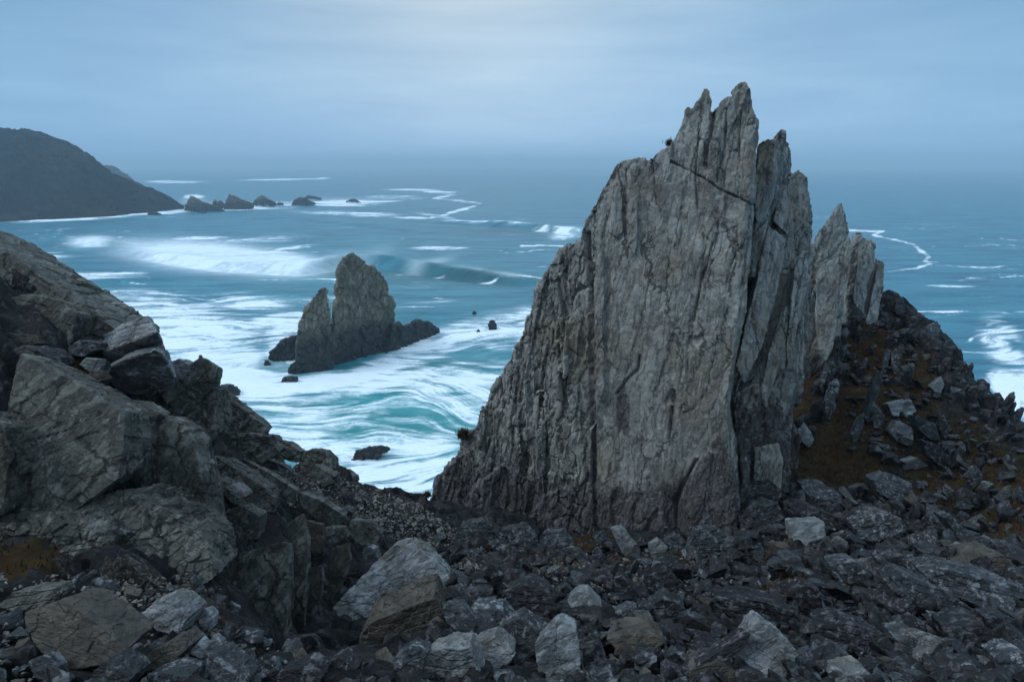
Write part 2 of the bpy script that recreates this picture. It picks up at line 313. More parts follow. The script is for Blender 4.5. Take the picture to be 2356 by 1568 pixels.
# ------------------------------------------------------------------ sea
def make_sea():
    az = np.radians(np.concatenate([np.linspace(-62, -41, 60)[:-1], np.linspace(-41, 41, 1050), np.linspace(41, 62, 60)[1:]]))
    dep = np.radians(np.concatenate([np.linspace(.25, 2.0, 110)[:-1], np.linspace(2.0, 31, 620)[:-1], np.linspace(31, 60, 60)]))
    r = H / np.tan(dep)
    R, A = np.meshgrid(r, az, indexing='ij'); X = R * np.sin(A); Y = R * np.cos(A); sh = X.shape
    X = X.ravel(); Y = Y.ravel(); Rr = R.ravel(); n = len(X)
    px, py = project(np.stack([X, Y, np.zeros(n)], 1))
    rng = np.random.default_rng(5); T = rng.standard_normal((512, 512)).astype(np.float32)
    T = (T + np.roll(T, 1, 0) + np.roll(T, 1, 1) + np.roll(np.roll(T, 1, 0), 1, 1)) / 2
    def samp(T, u, v):
        iu = np.floor(u).astype(np.int64); iv = np.floor(v).astype(np.int64); fu = (u - iu).astype(np.float32); fv = (v - iv).astype(np.float32)
        iu &= 511; iv &= 511; ju = (iu + 1) & 511; jv = (iv + 1) & 511
        return (T[iu, iv] * (1 - fu) + T[ju, iv] * fu) * (1 - fv) + (T[iu, jv] * (1 - fu) + T[ju, jv] * fu) * fv
    # direction table of the drifting water
    th = .10 + .9 * fbm(np.stack([X / 60, Y / 75, 0 * X], 1), 3, 3) * sstep(620, 900, py) + .28 * sstep(880, 1050, py) + .12 * fbm(np.stack([X / 120, Y / 90, 0 * X + 5], 1), 2, 9)
    th = th + .9 * np.exp(-((px - 1010) / 130) ** 2 - ((py - 1080) / 60) ** 2)
    cx0, sx0 = np.cos(th), np.sin(th)
    wx = X + 9 * fbm(np.stack([X / 38, Y / 38, 0 * X + 2], 1), 3, 21); wy = Y + 9 * fbm(np.stack([X / 38, Y / 38, 0 * X + 7], 1), 3, 33)
    curv = .012 * fbm(np.stack([X / 30, Y / 30, 0 * X + 3], 1), 2, 41)
    def lic(cell, L, K):
        acc = 0; ws = 0
        for k in range(-K, K + 1):
            s = k / K * L; w = 1 - abs(k) / (K + 1)
            a = curv * s; ca, sa = 1 - a * a / 2, a / 2 * 1.0
            dx = s * (cx0 * ca - sx0 * sa); dy = s * (sx0 * ca + cx0 * sa)
            acc = acc + w * samp(T, (wx + dx) / cell, (wy + dy) / cell); ws += w * w
        return acc / math.sqrt(ws) * .6
    l1 = lic(.42, 6, 16); l2 = lic(1.3, 13, 14); l3 = lic(5, 46, 14); l4 = lic(16, 130, 12)
    w1 = sstep(420, 160, Rr); w2 = sstep(1300, 350, Rr); w4 = sstep(300, 900, Rr)
    st = (.95 * w1 * l1 + .85 * w2 * l2 + .6 * l3 + .6 * w4 * l4); st = st / np.sqrt((.95 * w1) ** 2 + (.85 * w2) ** 2 + .6 ** 2 + (.6 * w4) ** 2) * 1.15
    patch = fbm(np.stack([X / 55, Y / 65, 0 * X + 11], 1), 4, 77)
    dens = np.zeros(n); soft = np.zeros(n)
    def blob(x, y, rx, ry, rot, s, tgt=None):
        a = math.radians(rot); dx = px - x; dy = py - y
        u = (dx * math.cos(a) + dy * math.sin(a)) / rx; v = (-dx * math.sin(a) + dy * math.cos(a)) / ry
        g = s * np.exp(-np.power(u * u + v * v, 1.35))
        np.maximum(tgt if tgt is not None else dens, g, out=tgt if tgt is not None else dens)
    for b in [(330, 700, 190, 40, 0, .80), (430, 775, 230, 62, 4, .80), (520, 850, 160, 75, 10, .84), (600, 915, 120, 55, 10, .82), (660, 790, 70, 60, 0, .82), (240, 740, 110, 60, 0, .8),
              (740, 880, 130, 26, -8, .93), (860, 850, 110, 26, -18, .95), (985, 800, 120, 36, -15, .88), (1120, 765, 130, 42, -8, .9), (1215, 760, 60, 50, 0, .85), (930, 870, 190, 24, -14, .68),
              (700, 960, 170, 60, 10, .80), (620, 1000, 120, 60, 10, .8), (770, 1035, 160, 45, 8, .82), (900, 1100, 180, 70, 8, .88), (985, 1010, 150, 60, -20, .80), (880, 970, 280, 70, 0, .68), (1060, 935, 160, 60, -12, .70), (1040, 880, 180, 40, -14, .72), (800, 920, 170, 40, -10, .74), (1000, 1080, 80, 60, -40, .8), (1100, 850, 90, 20, -14, .6),
              (150, 640, 190, 13, -3, .80), (230, 632, 120, 8, -3, .7), (560, 555, 180, 12, -4, .42), (660, 572, 80, 6, -8, .78), (460, 548, 80, 6, 0, .6), (420, 575, 200, 20, 4, .5), (60, 590, 120, 20, 0, .42), (700, 690, 260, 10, -2, .34), (560, 690, 140, 22, 4, .55),
              (402, 418, 80, 3.5, 0, .9), (640, 413, 110, 2.5, -1, .8), (740, 410, 20, 2.5, -5, .8), (560, 475, 160, 9, -2, .62), (790, 467, 90, 8, 0, .85), (860, 463, 70, 4, 0, .7), (445, 455, 25, 9, 0, .8), (180, 503, 170, 4, -3, .72), (360, 490, 90, 4, -3, .75), (440, 478, 60, 4, -6, .7), (1000, 440, 60, 5, 4, .62), (940, 436, 70, 2.5, 0, .72), (900, 455, 90, 6, 0, .5), (820, 492, 150, 6, 2, .6), (940, 500, 60, 3, 2, .7), (1000, 496, 60, 4, 8, .6),
              (1012, 571, 68, 5, 0, .84), (1300, 536, 40, 16, -10, .75), (1080, 512, 70, 2.5, 3, .72), (1180, 518, 70, 2.5, 4, .62), (1240, 524, 30, 8, 10, .5), (980, 695, 80, 5, -4, .5), (930, 660, 100, 8, 0, .3), (640, 735, 90, 16, -8, .72),
              (2190, 657, 60, 3, 2, .78), (2300, 770, 60, 46, 30, .60), (2330, 830, 70, 30, 20, .55), (2345, 915, 90, 42, 40, .95), (2420, 900, 120, 80, 0, .7)]:
        blob(*b)
    def line(pts, w, s):
        for (x0, y0), (x1, y1) in zip(pts, pts[1:]):
            k = max(2, int(math.hypot(x1 - x0, (y1 - y0) * 2) / (w * 1.2)))
            for i in range(k):
                f = i / k; blob(x0 + (x1 - x0) * f, y0 + (y1 - y0) * f, w * 2, w * .62, 0, s)
    line([(1950, 528), (2000, 532), (2030, 532), (2010, 541), (2060, 552), (2100, 562), (2115, 575), (2138, 588), (2128, 600), (2140, 607), (2110, 616), (2040, 625)], 3.6, .58)
    line([(990, 442), (1045, 448), (1000, 456), (1060, 462), (1102, 468), (1085, 476), (1040, 488), (1015, 497), (990, 500)], 4.2, .62)
    # glassy breakers whose white water was blurred by the long exposure: wide soft rollers
    for b in [(500, 592, 200, 32, 5, 1.6), (620, 606, 120, 26, 3, 1.7), (380, 576, 115, 20, 8, .9), (212, 556, 52, 13, -3, .95), (760, 606, 90, 24, -12, .42), (845, 592, 60, 18, -20, .28), (985, 608, 60, 11, -16, .42), (1170, 634, 42, 7, 5, .45), (1305, 536, 38, 13, -8, .6), (1080, 620, 60, 8, 8, .2),
              (560, 880, 140, 60, 0, .35), (740, 885, 120, 16, -8, .45), (900, 838, 120, 12, -20, .4), (640, 820, 40, 40, 0, .4), (2340, 930, 60, 30, 40, .6), (445, 462, 30, 10, 0, .5), (780, 462, 90, 8, 0, .4), (520, 470, 120, 8, 0, .3)]:
        blob(*b, tgt=soft)
    edge = .5 + .35 * st + .22 * patch
    wisps = sstep(1.2, 3.1, st + patch * .9) * .38 * sstep(1500, 350, Rr) * sstep(405, 450, py)
    dens = np.maximum(dens * (1 + .20 * patch) * (1 - .27 * sstep(880, 980, py)), wisps)
    clear = np.clip(np.exp(-((px - 1050) / 230) ** 2 - ((py - 636 - (px - 1050) * .05) / 15) ** 2) + .8 * np.exp(-((px - 1180) / 120) ** 2 - ((py - 531) / 7) ** 2) + .5 * np.exp(-((px - 780) / 90) ** 2 - ((py - 628) / 9) ** 2), 0, 1)  # mask of the painted shade along the steep swell faces
    teal = np.clip(.15 + .95 * np.exp(-((px - 950) / 380) ** 2 - ((py - 960) / 170) ** 2) + .22 * np.exp(-((px - 700) / 700) ** 2 - ((py - 640) / 120) ** 2) + .1 * patch, 0, 1)
    # swell
    Z = .22 * fbm(np.stack([X / 16, Y / 7, 0 * X], 1), 3, 55) * sstep(3000, 300, Rr) + .5 * fbm(np.stack([X / 60, Y / 22, 0 * X + 3], 1), 2, 66) * sstep(6000, 500, Rr)
    def swell(pts, hgt, w0):
        nonlocal Z
        P = [(ray(*p).x / -ray(*p).z * H, ray(*p).y / -ray(*p).z * H) for p in pts]
        best = np.full(n, 1e9); sg = np.zeros(n); am = np.zeros(n); tot = len(P) - 1
        for i, ((x0, y0), (x1, y1)) in enumerate(zip(P, P[1:])):
            dx, dy = x1 - x0, y1 - y0; l2 = dx * dx + dy * dy; tt = ((X - x0) * dx + (Y - y0) * dy) / l2; tc_ = np.clip(tt, 0, 1)
            ex = X - x0 - tc_ * dx; ey = Y - y0 - tc_ * dy; d = np.hypot(ex, ey); m = d < best
            best = np.where(m, d, best); sg = np.where(m, np.sign(ey), sg); am = np.where(m, np.sin(np.clip((i + tc_) / tot, 0, 1) * math.pi) ** .6, am)
        Z = Z + hgt * am * (1 + .25 * fbm(np.stack([X / 25, Y / 25, 0 * X + hgt], 1), 2, 88)) * np.where(sg < 0, np.exp(-(best / (w0 * .55)) ** 2), np.exp(-(best / (w0 * 1.9)) ** 2)) - .45 * hgt * am * (1 + .25 * fbm(np.stack([X / 25, Y / 25, 0 * X + hgt], 1), 2, 88)) * np.where(sg < 0, np.exp(-((best - w0 * 1.3) / (w0 * .8)) ** 2), 0)
    swell([(180, 570), (330, 585), (520, 612), (700, 622), (800, 600), (880, 605), (1000, 622), (1140, 640), (1280, 652)], 4.6, 8)
    swell([(990, 508), (1100, 514), (1220, 522), (1330, 534), (1420, 540)], 4.0, 12)
    swell([(100, 548), (210, 560), (300, 562)], 2.5, 8)
    swell([(60, 645), (200, 650), (420, 640)], 1.4, 6)
    swell([(300, 500), (700, 505), (1100, 545)], 1.6, 12)
    V = np.stack([X, Y, Z], 1); me = fast_mesh('sea', V, grid_faces(*sh)[:, ::-1])
    me.polygons.foreach_set('use_smooth', np.ones(len(me.polygons), bool))
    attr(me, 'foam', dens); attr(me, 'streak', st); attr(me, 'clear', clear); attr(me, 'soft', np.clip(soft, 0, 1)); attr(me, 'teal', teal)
    o = link('sea', me, M_SEA, base=False); o['kind'] = 'structure'
make_sea()
# ------------------------------------------------------------------ solids
def prism(front, off, shrink=.8, bottom=0.0):
    """front: list of Vector, off: Vector to the back face. tessellated closed solid"""
    f = [Vector(p) for p in front]; c = sum(f, Vector()) / len(f); zmin = min(p.z for p in f); c.z = zmin * .7 + c.z * .3
    b = [c + (p - c) * shrink + off for p in f]; n = len(f)
    tri = tessellate_polygon([f]); F = []
    for t in tri: F.append(tuple(t)); F.append((t[2] + n, t[1] + n, t[0] + n))
    for i in range(n):
        j = (i + 1) % n; F.append((i, j, j + n)); F.append((i, j + n, i + n))
    return [tuple(p) for p in f + b], F
def clip(poly, a, b, c):              # keep a*x+b*y<=c
    out = []
    for i in range(len(poly)):
        p, q = poly[i], poly[(i + 1) % len(poly)]; dp = a * p[0] + b * p[1] - c; dq = a * q[0] + b * q[1] - c
        if dp <= 0: out.append(p)
        if (dp < 0) != (dq < 0):
            t = dp / (dp - dq); out.append((p[0] + (q[0] - p[0]) * t, p[1] + (q[1] - p[1]) * t))
    return out
def voxel(pieces, size):
    """weld overlapping solids into one skin"""
    bm = bmesh.new()
    for V, F in pieces:
        b2 = bmesh.new(); vs = [b2.verts.new(v) for v in V]
        for f in F:
            try: b2.faces.new([vs[i] for i in f])
            except ValueError: pass
        bmesh.ops.recalc_face_normals(b2, faces=b2.faces)
        if b2.calc_volume(signed=True) < 0: bmesh.ops.reverse_faces(b2, faces=b2.faces)
        tmp = bpy.data.meshes.new('t'); b2.to_mesh(tmp); b2.free(); bm.from_mesh(tmp); bpy.data.meshes.remove(tmp)
    me = bpy.data.meshes.new('t'); bm.to_mesh(me); bm.free()
    o = bpy.data.objects.new('t', me); COL.objects.link(o)
    md = o.modifiers.new('r', 'REMESH'); md.mode = 'VOXEL'; md.voxel_size = size; md.adaptivity = 0
    dg = bpy.context.evaluated_depsgraph_get(); ev = o.evaluated_get(dg); m2 = ev.to_mesh()
    V = np.empty(len(m2.vertices) * 3, np.float32); m2.vertices.foreach_get('co', V); V = V.reshape(-1, 3).astype(np.float64)
    F = np.empty(len(m2.loops), np.int32); m2.loops.foreach_get('vertex_index', F); F = F.reshape(-1, 4)
    ev.to_mesh_clear(); bpy.data.objects.remove(o); bpy.data.meshes.remove(me)
    return V, F
def relax(V, F, it=1):
    for _ in range(it):
        S = np.zeros_like(V); C = np.zeros(len(V))
        for k in range(4):
            a, b = F[:, k], F[:, (k + 1) % 4]
            for j in range(3): S[:, j] += np.bincount(a, V[b, j], len(V)) + np.bincount(b, V[a, j], len(V))
            C += np.bincount(a, minlength=len(V)) + np.bincount(b, minlength=len(V))
        V = .5 * V + .5 * S / C[:, None]
    return V
# ------------------------------------------------------------------ headlands
def sea_at(x, y):
    r = ray(x, y); k = H / -r.z; return Vector((r.x * k, r.y * k, 0))
def headland(name, sky_pts, base_pts, depth, label, ns=300, ntt=110, rough=9):
    sx = np.array([p[0] for p in sky_pts], float); sy = np.array([p[1] for p in sky_pts], float)
    bx = np.array([p[0] for p in base_pts], float); by = np.array([p[1] for p in base_pts], float)
    xs = np.linspace(sx[0], sx[-1], ns); V = np.zeros((ntt, ns, 3))
    for j, x in enumerate(xs):
        B = sea_at(x, np.interp(x, bx, by)); w = depth * min(1, .12 + (ns - 1 - j) / (ns * .5)); yy = np.interp(x, sx, sy)
        r = ray(x, yy); Yc = B.y + w; top = H + r.z / r.y * Yc; xc = r.x / r.y * Yc
        for i in range(ntt):
            t = i / (ntt - 1) * 1.9
            if t <= 1: z = top * (1 - (1 - t) ** 1.7) if top > 0 else 0
            else: z = top * (1 - (t - 1) ** 1.6 * 1.3)
            V[i, j] = (B.x + (xc - B.x) * min(t, 1.4), B.y + w * t, z - 3 * (t == 0))
    P = V.reshape(-1, 3); F = grid_faces(ntt, ns)
    nr = vnormals(P, F); nr *= np.sign(nr[:, 2:3].mean())
    fa, cr = facet(P / (rough * 3.2), 3); fb, _ = facet(P / (rough * 1.1), 9)
    am = np.clip(P[:, 2:3] / 14, .25, 1) * np.clip((np.linspace(1, 0, ns)[None, :].repeat(ntt, 0).ravel()[:, None]) * 6, .4, 1)
    d = (rough * .60 * fa + rough * .26 * fb + rough * .60 * fbm(P / (rough * 7), 3, 4) - rough * .25 * sstep(.12, 0, cr))[:, None]
    lim = np.repeat([min(1.0, abs(i / (ntt - 1) * 1.9 - 1) * 2.2 + .45) for i in range(ntt)], ns)[:, None]
    P = P + nr * d * am * lim * .8
    me = fast_mesh(name, P, F if vnormals(P, F)[:, 2].mean() > 0 else F[:, ::-1]); smooth_sharp(me, 35)
    o = link(name, me, M_FAR, base=False); o['kind'] = 'structure'; o['label'] = label
    return o
headland('headland', [(-420, 250), (-200, 270), (0, 298), (70, 302), (100, 313), (160, 328), (205, 355), (240, 386), (275, 402), (300, 414), (322, 430), (345, 432), (368, 442), (395, 458), (412, 466), (424, 478)],
         [(-420, 530), (0, 511), (100, 506), (270, 497), (340, 489), (424, 480)], 260, 'dark grassy headland sloping down into the sea at left')
headland('far_headland', [(60, 330), (180, 365), (225, 388), (248, 383), (262, 387), (285, 400), (300, 410), (312, 419), (330, 425)], [(60, 445), (330, 432)], 260, 'pale misty headland just behind the nearer headland', 160, 60, 10)
headland('low_headland', [(250, 400), (318, 422), (330, 427), (352, 433), (372, 446), (400, 458), (408, 464)], [(250, 470), (408, 466)], 60, 'low rocky spur behind the tip of the dark headland', 140, 50, 6)

# ------------------------------------------------------------------ rocks in the sea
def sea_rock(name, polys, vox, label, cat, amp=1.0, cell=3.0, parts=None, group=None, mat=None, thick=None):
    """polys: list of (silhouette, base survey point left, base survey point right)"""
    pcs = []
    for poly, bl, br, th, shr in polys:
        A, B = sea_at(*bl), sea_at(*br); e = (B - A); e.z = 0; e.normalize(); nrm = Vector((e.y, -e.x, 0))
        if nrm.y > 0: nrm = -nrm
        fr = []
        for (x, y) in poly:
            r = ray(x, y); o = Vector((0, 0, H)); k = (A - o).dot(nrm) / r.dot(nrm); fr.append(o + r * k)
        fr = [Vector((p.x, p.y, p.z - (2.5 if p.z < .8 else 0))) for p in fr]
        pcs.append(prism(fr, (Vector((A.x + B.x, A.y + B.y, 0)).normalized() * .8 - nrm * .2).normalized() * th, shr))
    V, F = voxel(pcs, vox); V = relax(V, F, 2); nr = vnormals(V, F)
    fa, cr = facet(V / (cell * np.array([1, 1, 1.3])), 31); fb, cb = facet(V / (cell * .36 * np.array([1, 1, 1.5])), 47)
    V = V + nr * (amp * (.22 * cell * fa - .16 * cell * sstep(.13, 0, cr) + .08 * cell * fb - .05 * cell * sstep(.1, 0, cb) + .08 * cell * fbm(V / (cell * .5), 3, 8)))[:, None]
    me = fast_mesh(name, V, F); smooth_sharp(me, 40)
    return me
SB = ((690, 860), (905, 800))
stk = empty('sea_stack', sea_at(790, 835))
tag(stk, 'twin-pointed brown sea stack rising from white water, left of the great crag', 'sea stack')
tall = [(706, 858), (712, 800), (738, 780), (766, 768), (769, 735), (770, 712), (777, 690), (778, 660), (780, 640), (780, 618), (787, 604), (790, 590), (803, 581), (813, 578), (824, 583), (836, 596), (852, 609), (868, 622), (884, 634), (895, 655), (900, 690), (906, 705), (906, 735), (909, 760), (907, 802), (870, 815)]
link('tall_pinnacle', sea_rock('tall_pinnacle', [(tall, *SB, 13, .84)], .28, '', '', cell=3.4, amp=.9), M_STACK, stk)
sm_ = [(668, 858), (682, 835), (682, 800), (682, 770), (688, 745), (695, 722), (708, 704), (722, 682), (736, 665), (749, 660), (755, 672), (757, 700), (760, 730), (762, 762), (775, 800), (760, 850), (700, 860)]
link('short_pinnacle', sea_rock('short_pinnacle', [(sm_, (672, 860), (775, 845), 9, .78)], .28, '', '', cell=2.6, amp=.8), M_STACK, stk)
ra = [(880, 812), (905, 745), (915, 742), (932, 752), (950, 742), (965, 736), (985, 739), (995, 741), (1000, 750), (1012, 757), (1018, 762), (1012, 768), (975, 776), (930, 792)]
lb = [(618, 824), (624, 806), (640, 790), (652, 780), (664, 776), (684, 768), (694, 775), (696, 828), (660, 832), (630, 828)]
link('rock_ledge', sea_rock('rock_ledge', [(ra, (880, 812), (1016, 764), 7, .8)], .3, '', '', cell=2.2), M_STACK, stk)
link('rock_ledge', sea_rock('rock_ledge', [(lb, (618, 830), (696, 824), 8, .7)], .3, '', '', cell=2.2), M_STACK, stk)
def small(name, poly, yb, th, label, cell=1.6, vox=.22, cat='sea rock', amp=1.0, group='rocks awash off the shore'):
    if cat == 'islet':
        m_ = (min(p[0] for p in poly) + max(p[0] for p in poly)) / 2; poly = [(m_ + (p[0] - m_) * 1.14, p[1] - 1.2) for p in poly]; amp = .75; cell = min(cell, 3.4)
    xs = [p[0] for p in poly]
    me = sea_rock(name, [(poly + [], (min(xs), yb), (max(xs), yb), th, .7)], vox, '', '', amp=amp, cell=cell)
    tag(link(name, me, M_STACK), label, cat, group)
small('sea_rock', [(1122, 757), (1124, 745), (1130, 737), (1138, 738), (1143, 745), (1144, 756)], 757, 4, 'small dark knob of rock in white water right of the sea stack')
small('sea_rock', [(1094, 763), (1098, 756), (1104, 757), (1110, 762)], 763, 2, 'tiny dark rock just left of the dark knob in the foam', .9)
small('sea_rock', [(1082, 723), (1088, 716), (1094, 715), (1102, 720), (1104, 723)], 723, 3, 'tiny dark rock at the upper edge of the foam, beyond the others', 1)
small('sea_rock', [(604, 833), (608, 827), (618, 828), (627, 837), (622, 839)], 838, 3, 'little dark rock in foam left of the sea stack', 1)
small('sea_rock', [(640, 878), (652, 867), (670, 864), (686, 868), (684, 876), (660, 880)], 879, 3.5, 'low wet rock awash below the foot of the sea stack', 1.2)
small('sea_rock', [(655, 853), (668, 838), (682, 828), (690, 850), (690, 860), (668, 860)], 858, 4, 'dark low rock touching the left foot of the sea stack', 1.4)
small('sea_rock', [(808, 1054), (812, 1040), (830, 1035), (850, 1026), (880, 1025), (898, 1032), (880, 1043), (850, 1050), (822, 1056)], 1055, 3.0, 'long dark reef in swirling foam in the bay, nearest the shore', 1.1, .14)
small('sea_rock', [(490, 900), (505, 888), (530, 886), (545, 894), (555, 905), (530, 915)], 912, 6, 'hazy rock in foam behind the upright left block', 1.6)
small('sea_rock', [(452, 822), (458, 816), (466, 818), (468, 824)], 824, 2, 'tiny rock lost in the wide white foam at left', .8)
GI = 'islets off the headland tip'
small('rock_islet', [(430, 486), (432, 472), (438, 458), (443, 451), (452, 455), (466, 464), (485, 471), (505, 478), (515, 487)], 487, 26, 'wedge-shaped islet nearest the headland tip', 5, .7, 'islet', .8, GI)
small('rock_islet', [(482, 480), (490, 468), (495, 459), (500, 465), (507, 461), (516, 470), (520, 480)], 482, 16, 'small double-toothed islet between the two wedge islets', 3.6, .6, 'islet', .8, GI)
small('rock_islet', [(518, 482), (522, 462), (530, 448), (540, 451), (556, 459), (576, 468), (582, 476), (578, 480)], 482, 24, 'tall hooked wedge islet in the middle of the row', 4.5, .7, 'islet', .8, GI)
small('rock_islet', [(580, 474), (588, 462), (598, 450), (606, 450), (616, 458), (630, 466), (636, 474)], 475, 22, 'rounded humped islet right of the hooked one', 4.5, .7, 'islet', .8, GI)
small('rock_islet', [(634, 474), (640, 466), (650, 468), (652, 474)], 474.5, 8, 'low knob islet at the right foot of the humped one', 3, .8, 'islet', .8, GI)
small('rock_islet', [(670, 473), (680, 460), (690, 453), (702, 455), (712, 464), (722, 467), (724, 472)], 473, 20, 'lone rounded islet right of the row, in surf', 4, .7, 'islet', .8, GI)
small('rock_islet', [(700, 458), (708, 450), (722, 452), (738, 457), (738, 461)], 461, 14, 'flat islet just behind the lone rounded one', 5, 1.1, 'islet', .8, GI)
small('rock_islet', [(796, 466), (806, 459), (816, 458), (826, 465), (830, 468)], 468, 14, 'farthest right low islet, standing alone in surf', 5, 1.1, 'islet', .8, GI)
small('rock_islet', [(336, 495), (344, 489), (360, 488), (372, 494)], 495, 8, 'low rock at the water line below the headland', 4, .9, 'islet', .8, GI)
small('rock_islet', [(452, 491), (460, 487), (472, 488), (478, 491)], 491.5, 6, 'thin dark reef in front of the wedge islet', 3, .9, 'islet', .8, GI)
# ------------------------------------------------------------------ terrain
G0 = [ # survey x, y, distance
 (-400,1650,3.5),(0,1568,5),(500,1568,5.6),(1000,1568,6.5),(1500,1568,7),(2000,1568,7.4),(2500,1568,8),
 (740,1460,9.6),(640,1480,8.6),(500,1430,7.2),(250,1430,6.6),(0,1430,6.0),(-300,1400,6),(1000,1420,9),(1300,1420,10),(1700,1420,10.4),(2100,1400,11),(2400,1400,11.5),(2700,1400,12),
 (1100,1300,13.5),(1500,1320,14),(1900,1300,14.5),(2300,1300,15),(2600,1300,15.5),
 (1000,1250,17.3),(1300,1250,18.8),(1600,1240,19.3),(1800,1230,18.5),(2100,1180,20.5),(2356,1230,18.5),
 (960,1165,22),(1000,1160,22.6),(900,1150,21.8),(1750,1110,23.2),(1900,1080,25),(2100,1050,25),(2250,1050,24),(2356,1080,22.5),
 (1900,950,28),(2050,900,29),(2200,950,27.3),(2300,970,27),(1880,800,31),(1990,730,33),(2080,760,33),(2060,690,35),(2040,668,36),
 (2160,757,33.5),(2200,822,32),(2250,880,30.5),(2300,925,29),(2356,972,27.8),(2480,1070,25.5),(2700,1200,24),
 (880,1135,21.2),(760,1075,19.8),(690,1050,18.7),(610,1002,17.7),(500,925,15.8),(400,880,15),(262,770,14.8),(120,680,14.6),(0,600,14.5),(-300,430,14.2),(-700,250,14),
 (90,880,11.2),(250,930,11.8),(330,930,12.4),(300,1040,10.8),(440,1060,11.2),(60,1210,8.3),(250,1200,8.8),(440,1210,9.4),(480,1290,8.9),(120,1330,7.2),(350,1340,7.6),(-200,1250,8),(-250,1000,10),
 (520,1060,13.6),(620,1110,15.2),(720,1150,16.2),(820,1200,16.6),(560,1220,12.6),(660,1260,12.9),(750,1290,13.4),(600,1390,10.2),(690,1420,10.6),(850,1370,12.3),(900,1280,15)]
TP = [D(*p) for p in G0]
def drop(x, y, Y, nx, ny):
    p = D(x, y, Y); q = math.hypot(nx, ny); nx /= q; ny /= q
    TP.extend([Vector((p.x + nx * 2.5, p.y + ny * 2.5, p.z - 3.2)), Vector((p.x + nx * 10, p.y + ny * 10, p.z - 16)), Vector((p.x + nx * 24, p.y + ny * 24, p.z - 42)), Vector((p.x + nx * 38, p.y + ny * 38, -6))])
for a in [(940,1153,22.2,-.1,1),(760,1075,19.8,.35,.9),(610,1002,17.7,.35,.9),(500,925,15.8,.3,.95),(262,770,14.8,.25,.95),(0,600,14.5,.2,1),(-300,430,14.2,.1,1),
          (2040,668,36,.3,1),(2160,757,33.5,.8,.6),(2250,880,30.5,.95,.4),(2356,972,27.8,1,.3),(2480,1070,25.5,1,.1),(2700,1200,24,1,0)]: drop(*a)
TP += [Vector(v) for v in [(0,0,H-1.9),(-7,0,H-1.4),(7,0,H-2.6),(0,-8,H-.8),(-14,-8,H+1),(14,-8,H-3),(-14,2,H+1.2),(-25,5,H+4),(-40,-20,H+8),(0,-25,H+2),(30,-20,H-8),(22,4,H-7),(40,5,H-22),(60,0,H-50),(60,40,-8),(70,-25,H-48),(-60,30,-2),(-60,60,-10),(60,74,-12),
       (2,29,H-17),(6,31,H-15),(11,34,H-14),(3,36,H-30),(10,42,H-34),(6,60,-8),(20,62,-10),(-20,60,-10),(-35,55,-10)]]
TP = np.array([tuple(p) for p in TP])
def phi(r): return r
_n = len(TP); _K = phi(np.linalg.norm(TP[:, None, :2] - TP[None, :, :2], axis=2)) ; _K[np.arange(_n), np.arange(_n)] += -.02
_A = np.zeros((_n + 3, _n + 3)); _A[:_n, :_n] = _K; _A[:_n, _n] = 1; _A[:_n, _n + 1:] = TP[:, :2]; _A[_n, :_n] = 1; _A[_n + 1:, :_n] = TP[:, :2].T
_W = np.linalg.solve(_A, np.concatenate([TP[:, 2], [0, 0, 0]]))
def tz(X, Y):
    X = np.asarray(X, float); Y = np.asarray(Y, float); out = _W[_n] + _W[_n + 1] * X + _W[_n + 2] * Y
    for k in range(_n): out = out + _W[k] * np.hypot(X - TP[k, 0], Y - TP[k, 1])
    return out
def spaced(a, b, lo, hi, fine, coarse):
    v = [a]
    while v[-1] < b:
        x = v[-1]; d = 0 if lo <= x <= hi else min(abs(x - lo), abs(x - hi)); v.append(x + min(coarse, fine + d * .09))
    return np.array(v)
gx = spaced(-62, 72, -13, 27, .085, 2.5); gy = spaced(-26, 76, 4, 37, .085, 2.5)
GX, GY = np.meshgrid(gx, gy); X, Y = GX.ravel(), GY.ravel(); Z = tz(X, Y)
TPX, TPY = project(np.stack([X, Y, Z], 1)); front_ = Y > 2
def mask(cx, cy, rx, ry, s=1.0): return s * np.exp(-(((TPX - cx) / rx) ** 2 + ((TPY - cy) / ry) ** 2) ** 1.5)
moss = np.maximum.reduce([mask(1990, 900, 190, 190, .95), mask(1930, 1060, 150, 80, 1.0), mask(2200, 1060, 160, 130, .72), mask(2330, 1180, 90, 150, .8), mask(1280, 1255, 190, 26, .95), mask(1040, 1250, 90, 18, .8), mask(1150, 1330, 110, 50, .55), mask(1500, 1290, 260, 40, .45), mask(1860, 1290, 120, 50, .75),
   mask(1800, 1350, 80, 30, .8), mask(1600, 1490, 300, 60, .45), mask(60, 1280, 90, 50, .7), mask(220, 1380, 120, 60, .5), mask(480, 1100, 60, 60, .5), mask(170, 850, 70, 30, .7), mask(280, 920, 60, 30, .7), mask(560, 1120, 80, 60, .35)]) * front_
grav = np.maximum.reduce([mask(680, 1080, 160, 50, .8), mask(820, 1160, 120, 50, .9), mask(930, 1165, 60, 20, .9), mask(1100, 1330, 110, 55, .85), mask(330, 1340, 180, 50, .75), mask(430, 1420, 100, 70, .8), mask(1300, 1300, 200, 30, .6), mask(130, 1290, 140, 60, .5), mask(560, 1240, 60, 20, .6)]) * front_
P3 = np.stack([X, Y, Z * 1.0], 1)
near = sstep(60, 30, np.hypot(X - 5, Y - 15)) 
fa, ca = facet(P3 / np.array([1.5, 1.5, 2.2]), 11); fb, cb = facet(P3 / .5, 13); fc, cc = facet(P3 / .19, 17, jit=.8)
soft = 1 - .75 * np.clip(moss, 0, 1)
under = sstep(2.5, 4.5, Y)
